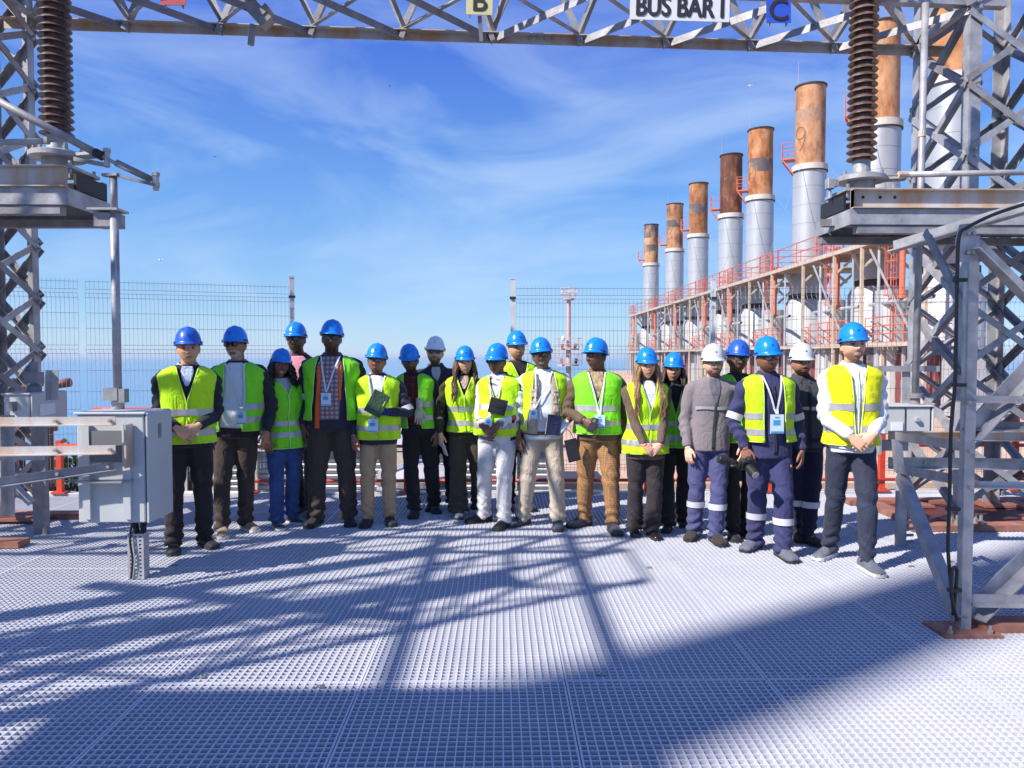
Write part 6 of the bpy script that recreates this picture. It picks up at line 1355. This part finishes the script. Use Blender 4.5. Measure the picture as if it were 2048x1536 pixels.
# camera with lens
c = wpt(P[18], P[18]['WR'][0] + V(-.02, -.09, -.115) * P[18]['s']); cm = thing('camera', 'black camera with long lens held low by the man in navy coverall', 'camera', c)
r = Euler((.5, .1, .35)).to_matrix(); KB = mat('camera_black', (.018, .018, .02), .45, 0, bump=.1, bscale=90)
MB().box(c, (.135, .06, .085), r).box(c + r @ V(0, 0, .05), (.05, .05, .03), r).build('camera_body', KB, cm, bevel=.008)
MB().tube([c + r @ V(0, -.03, -.005), c + r @ V(0, -.075, -.005), c + r @ V(0, -.076, -.005), c + r @ V(0, -.13, -.005)], [.034, .034, .038, .038], 20).build('lens_barrel', KB, cm, autos=30)
MB().tube([c + r @ V(0, -.128, -.005), c + r @ V(0, -.134, -.005)], .030, 20).build('lens_glass', mat('lens_glass', (.45, .45, .42), .1), cm)
MB().tube([c + r @ V(-.06, 0, .03), c + r @ V(-.09, -.03, -.02), c + r @ V(-.13, -.04, .01), c + r @ V(-.17, -.03, -.005)], .011, 8).build('strap', KB, cm, smooth=True)
c2 = c + V(-.17, -.02, .03); r = Euler((.1, -1.2, 0)).to_matrix(); l2 = thing('camera_lens', 'spare black camera lens held beside the camera by the man in coverall', 'lens', c2)
MB().tube([c2 + r @ V(0, 0, -.07), c2 + r @ V(0, 0, -.01), c2 + r @ V(0, 0, 0), c2 + r @ V(0, 0, .06), c2 + r @ V(0, 0, .065)], [.030, .030, .035, .035, .028], 18).build('barrel', KB, l2, autos=30)
for k in (-.05, .02): MB().tube([c2 + r @ V(0, 0, k), c2 + r @ V(0, 0, k + .018)], .0365, 18).build('grip_ring', BLACKM, l2)
q = wpt(P[7], P[7]['ctr'](1.05 * P[7]['s']) + V(.075, -.20, 1.13) * P[7]['s']); gt = thing('glove', 'pale work glove hanging from the open vest of the man looking down', 'glove', q)
gm_ = MB(); hand_shape(gm_, q, V(-.05, -.05, -1), V(.1, -1, 0), 1.0, 1, .12, r=1.05); gm_.tube([q + V(0, 0, .10), q + V(0, 0, .03), q + V(0, 0, -.02)], [.036, .032, .03], 12); gm_.build('glove_shell', cloth('pale_leather_glove', (.55, .53, .46), .9, .15), gt, smooth=True)
# patches and small worn details
def worn(Pn, name, v, mesh, rot=(0, 0, 0)): return obj(name, mesh, P[Pn]['th'], v, rot)
s = P[18]['s']; cc = P[18]['ctr'](.8 * s)
worn(18, 'warning_patch', V(cc.x + .115 * s, cc.y - .112 * s, .765 * s), MB().add([(-.035, 0, -.03), (.035, 0, -.03), (0, 0, .035), (-.035, .004, -.03), (.035, .004, -.03), (0, .004, .035)], [(0, 1, 2), (5, 4, 3), (0, 3, 4, 1), (1, 4, 5, 2), (2, 5, 3, 0)]).mesh('warning_patch', mat('yellow_patch', (.75, .50, .02), .6)), (R(-8), 0, .15))
a_, b_, _ = P[12]['dims'](1.3); cc = P[12]['ctr'](1.3 * P[12]['s'])
# cargo vest halves of the laughing man
# ---------------------------------------------------------------- unseen structures guessed behind the camera to cast the deck shadows

lt = lattice_tower('grey lattice tower out of frame at left, casting its shadow on the deck', -7.15, -6.25, .85, 1.75, 0.05, 7.4, 1.15, .09, .045)
b2 = thing('gantry_beam', 'unseen lattice beam added overhead at left to cast shade on the group', 'gantry', (-7, 3.6, 4.8))  # unseen beam added to dapple the left of the group with shade
def c2(f, back, top): return V(-10.2 + 6.2 * f, (4.05 if back else 3.15), 4.8 + (.85 if top else 0))
for back in (0, 1):
    for top in (0, 1): MB().angle(c2(0, back, top), c2(1, back, top), .10, .01, (0, -1 if back else 1, 0)).build('chord', GALV, b2)
for k in range(8):
    for top in (0,): MB().angle(c2(k / 8, 0, top), c2((k + 1) / 8, 1, top), .055, .006, (0, 0, 1)).build('lacing_bar', GALV, b2)
    for back in (0, 1):
        MB().angle(c2(k / 8, back, 0), c2((k + .5) / 8, back, 1), .05, .006, (0, 1, 0)).build('lacing_bar', GALV, b2); MB().angle(c2((k + .5) / 8, back, 1), c2((k + 1) / 8, back, 0), .05, .006, (0, 1, 0)).build('lacing_bar', GALV, b2)
mp_ = thing('shadow_platform', 'unseen steel plate on posts added behind the photographer to shade the deck', 'platform', (-6.8, -.6, 0))  # unseen plate added to darken the near deck with its shadow
MB().box((-6.75, -.55, 6.0), (2.3, 1.05, .08)).build('floor_plate', GALV_D, mp_)
for x in (-7.8, -5.7):
    for y in (-1.0, -.1): MB().bar((x, y, 0), (x, y, 5.96), .12, .12, (1, 0, 0)).build('post', GALV, mp_)
for i, x in enumerate((-7.45, -6.30)):
    bt = thing('bus_tube', ['left', 'right'][i] + ' one of two overhead bus tubes behind the photographer, out of frame', 'pipe', (x, .9, 7.0)); MB().tube([(x, -2.6, 7), (x, 2.5, 7)], .045, 14).build('tube', GALV, bt, smooth=True)
    for y in (-2.3, 2.3): MB().tube([(x, y, 7), (x, y, 7.5)], .03, 8).build('hanger', GALV, bt)
ch_ = thing('shadow_channel', 'unseen slanting channel added overhead to cast a shadow band on the deck', 'beam', (-6.5, 1.6, 5.2))  # unseen channel added for the broad slanting shadow
MB().bar((-8.6, .72, 5.2), (-5.05, 2.25, 5.2), .27, .10).build('channel', GALV, ch_); MB().bar((-8.4, 1.9, 5.6), (-6.1, 1.2, 5.6), .12, .10).build('brace', GALV, ch_)
insulator(-6.75, 2.35, 2.9, 6.3, 30, .123, 'brown ribbed post insulator out of frame at left behind the photographer')
vs_ = thing('shadow_column', 'unseen tapered column added far behind the photographer to shade the deck', 'chimney', (-22.5, -10.5, 0))  # unseen column, tapered to shape the soft diagonal shadow on the deck
MB().lathe([(.98, -1), (.42, 28), (.38, 28), (.38, 27)], (-22.5, -10.5, 0), 32).build('shell', CLAD, vs_, autos=35); MB().lathe([(.45, 27.7), (.48, 27.7), (.48, 28.05), (.40, 28.05)], (-22.5, -10.5, 0), 32).build('rim', DKRING, vs_)

# ---------------------------------------------------------------- sea haze
HAZE = 1.1e-4
hz = MB().box((0, 17500, 3.0), (90000, 75000, 54)).build('haze', None); hz['kind'] = 'stuff'
hm_ = bpy.data.materials.new('sea_haze'); hm_.use_nodes = True; t = hm_.node_tree; t.nodes.clear(); o_ = t.nodes.new('ShaderNodeOutputMaterial'); pv = t.nodes.new('ShaderNodeVolumePrincipled'); pv.inputs['Color'].default_value = (.80, .90, 1, 1); pv.inputs['Density'].default_value = HAZE
t.links.new(pv.outputs[0], o_.inputs['Volume']); hz.data.materials.append(hm_)
# ---------------------------------------------------------------- fuse the skins, apply folds and colours
bpy.context.view_layer.update(); dg = bpy.context.evaluated_depsgraph_get(); done = {}
for o, post, m_ in PEND:
    me = bpy.data.meshes.new_from_object(o.evaluated_get(dg)); me.name = o.name.split('.')[0]
    me.materials.clear(); me.materials.append(m_)
    if post: post(me)
    done[o.name] = me
for o, post, m_ in PEND: o.modifiers.clear(); o.data = done[o.name]
def quads(me):
    n = len(me.loops); li = np.empty(n, np.int32); me.loops.foreach_get('vertex_index', li); ls = np.empty(len(me.polygons), np.int32); me.polygons.foreach_get('loop_start', ls); return li, ls
for body, parts in JOIN:
    vs, cs, li, ls = [], [], [], []; vo = lo = 0
    for o in [body] + parts:
        me = o.data; v = coords(me).astype(np.float32); c = np.empty(len(v) * 4, np.float32); me.color_attributes['Col'].data.foreach_get('color', c); l, st = quads(me)
        vs.append(v); cs.append(c); li.append(l + vo); ls.append(st + lo); vo += len(v); lo += len(l)
    me = bpy.data.meshes.new('body'); vs = np.concatenate(vs); li = np.concatenate(li).astype(np.int32); ls = np.concatenate(ls).astype(np.int32)
    me.vertices.add(len(vs)); me.vertices.foreach_set('co', vs.ravel()); me.loops.add(len(li)); me.loops.foreach_set('vertex_index', li); me.polygons.add(len(ls)); me.polygons.foreach_set('loop_start', ls); me.update(calc_edges=True)
    a = me.color_attributes.new('Col', 'FLOAT_COLOR', 'POINT'); a.data.foreach_set('color', np.concatenate(cs)); me.polygons.foreach_set('use_smooth', np.ones(len(ls), bool)); me.materials.append(SKIN)
    body.data = me
    for o in parts: bpy.data.objects.remove(o)
for o in bpy.data.objects:
    for k in ('_join', '_sc', '_org'):
        if k in o: del o[k]
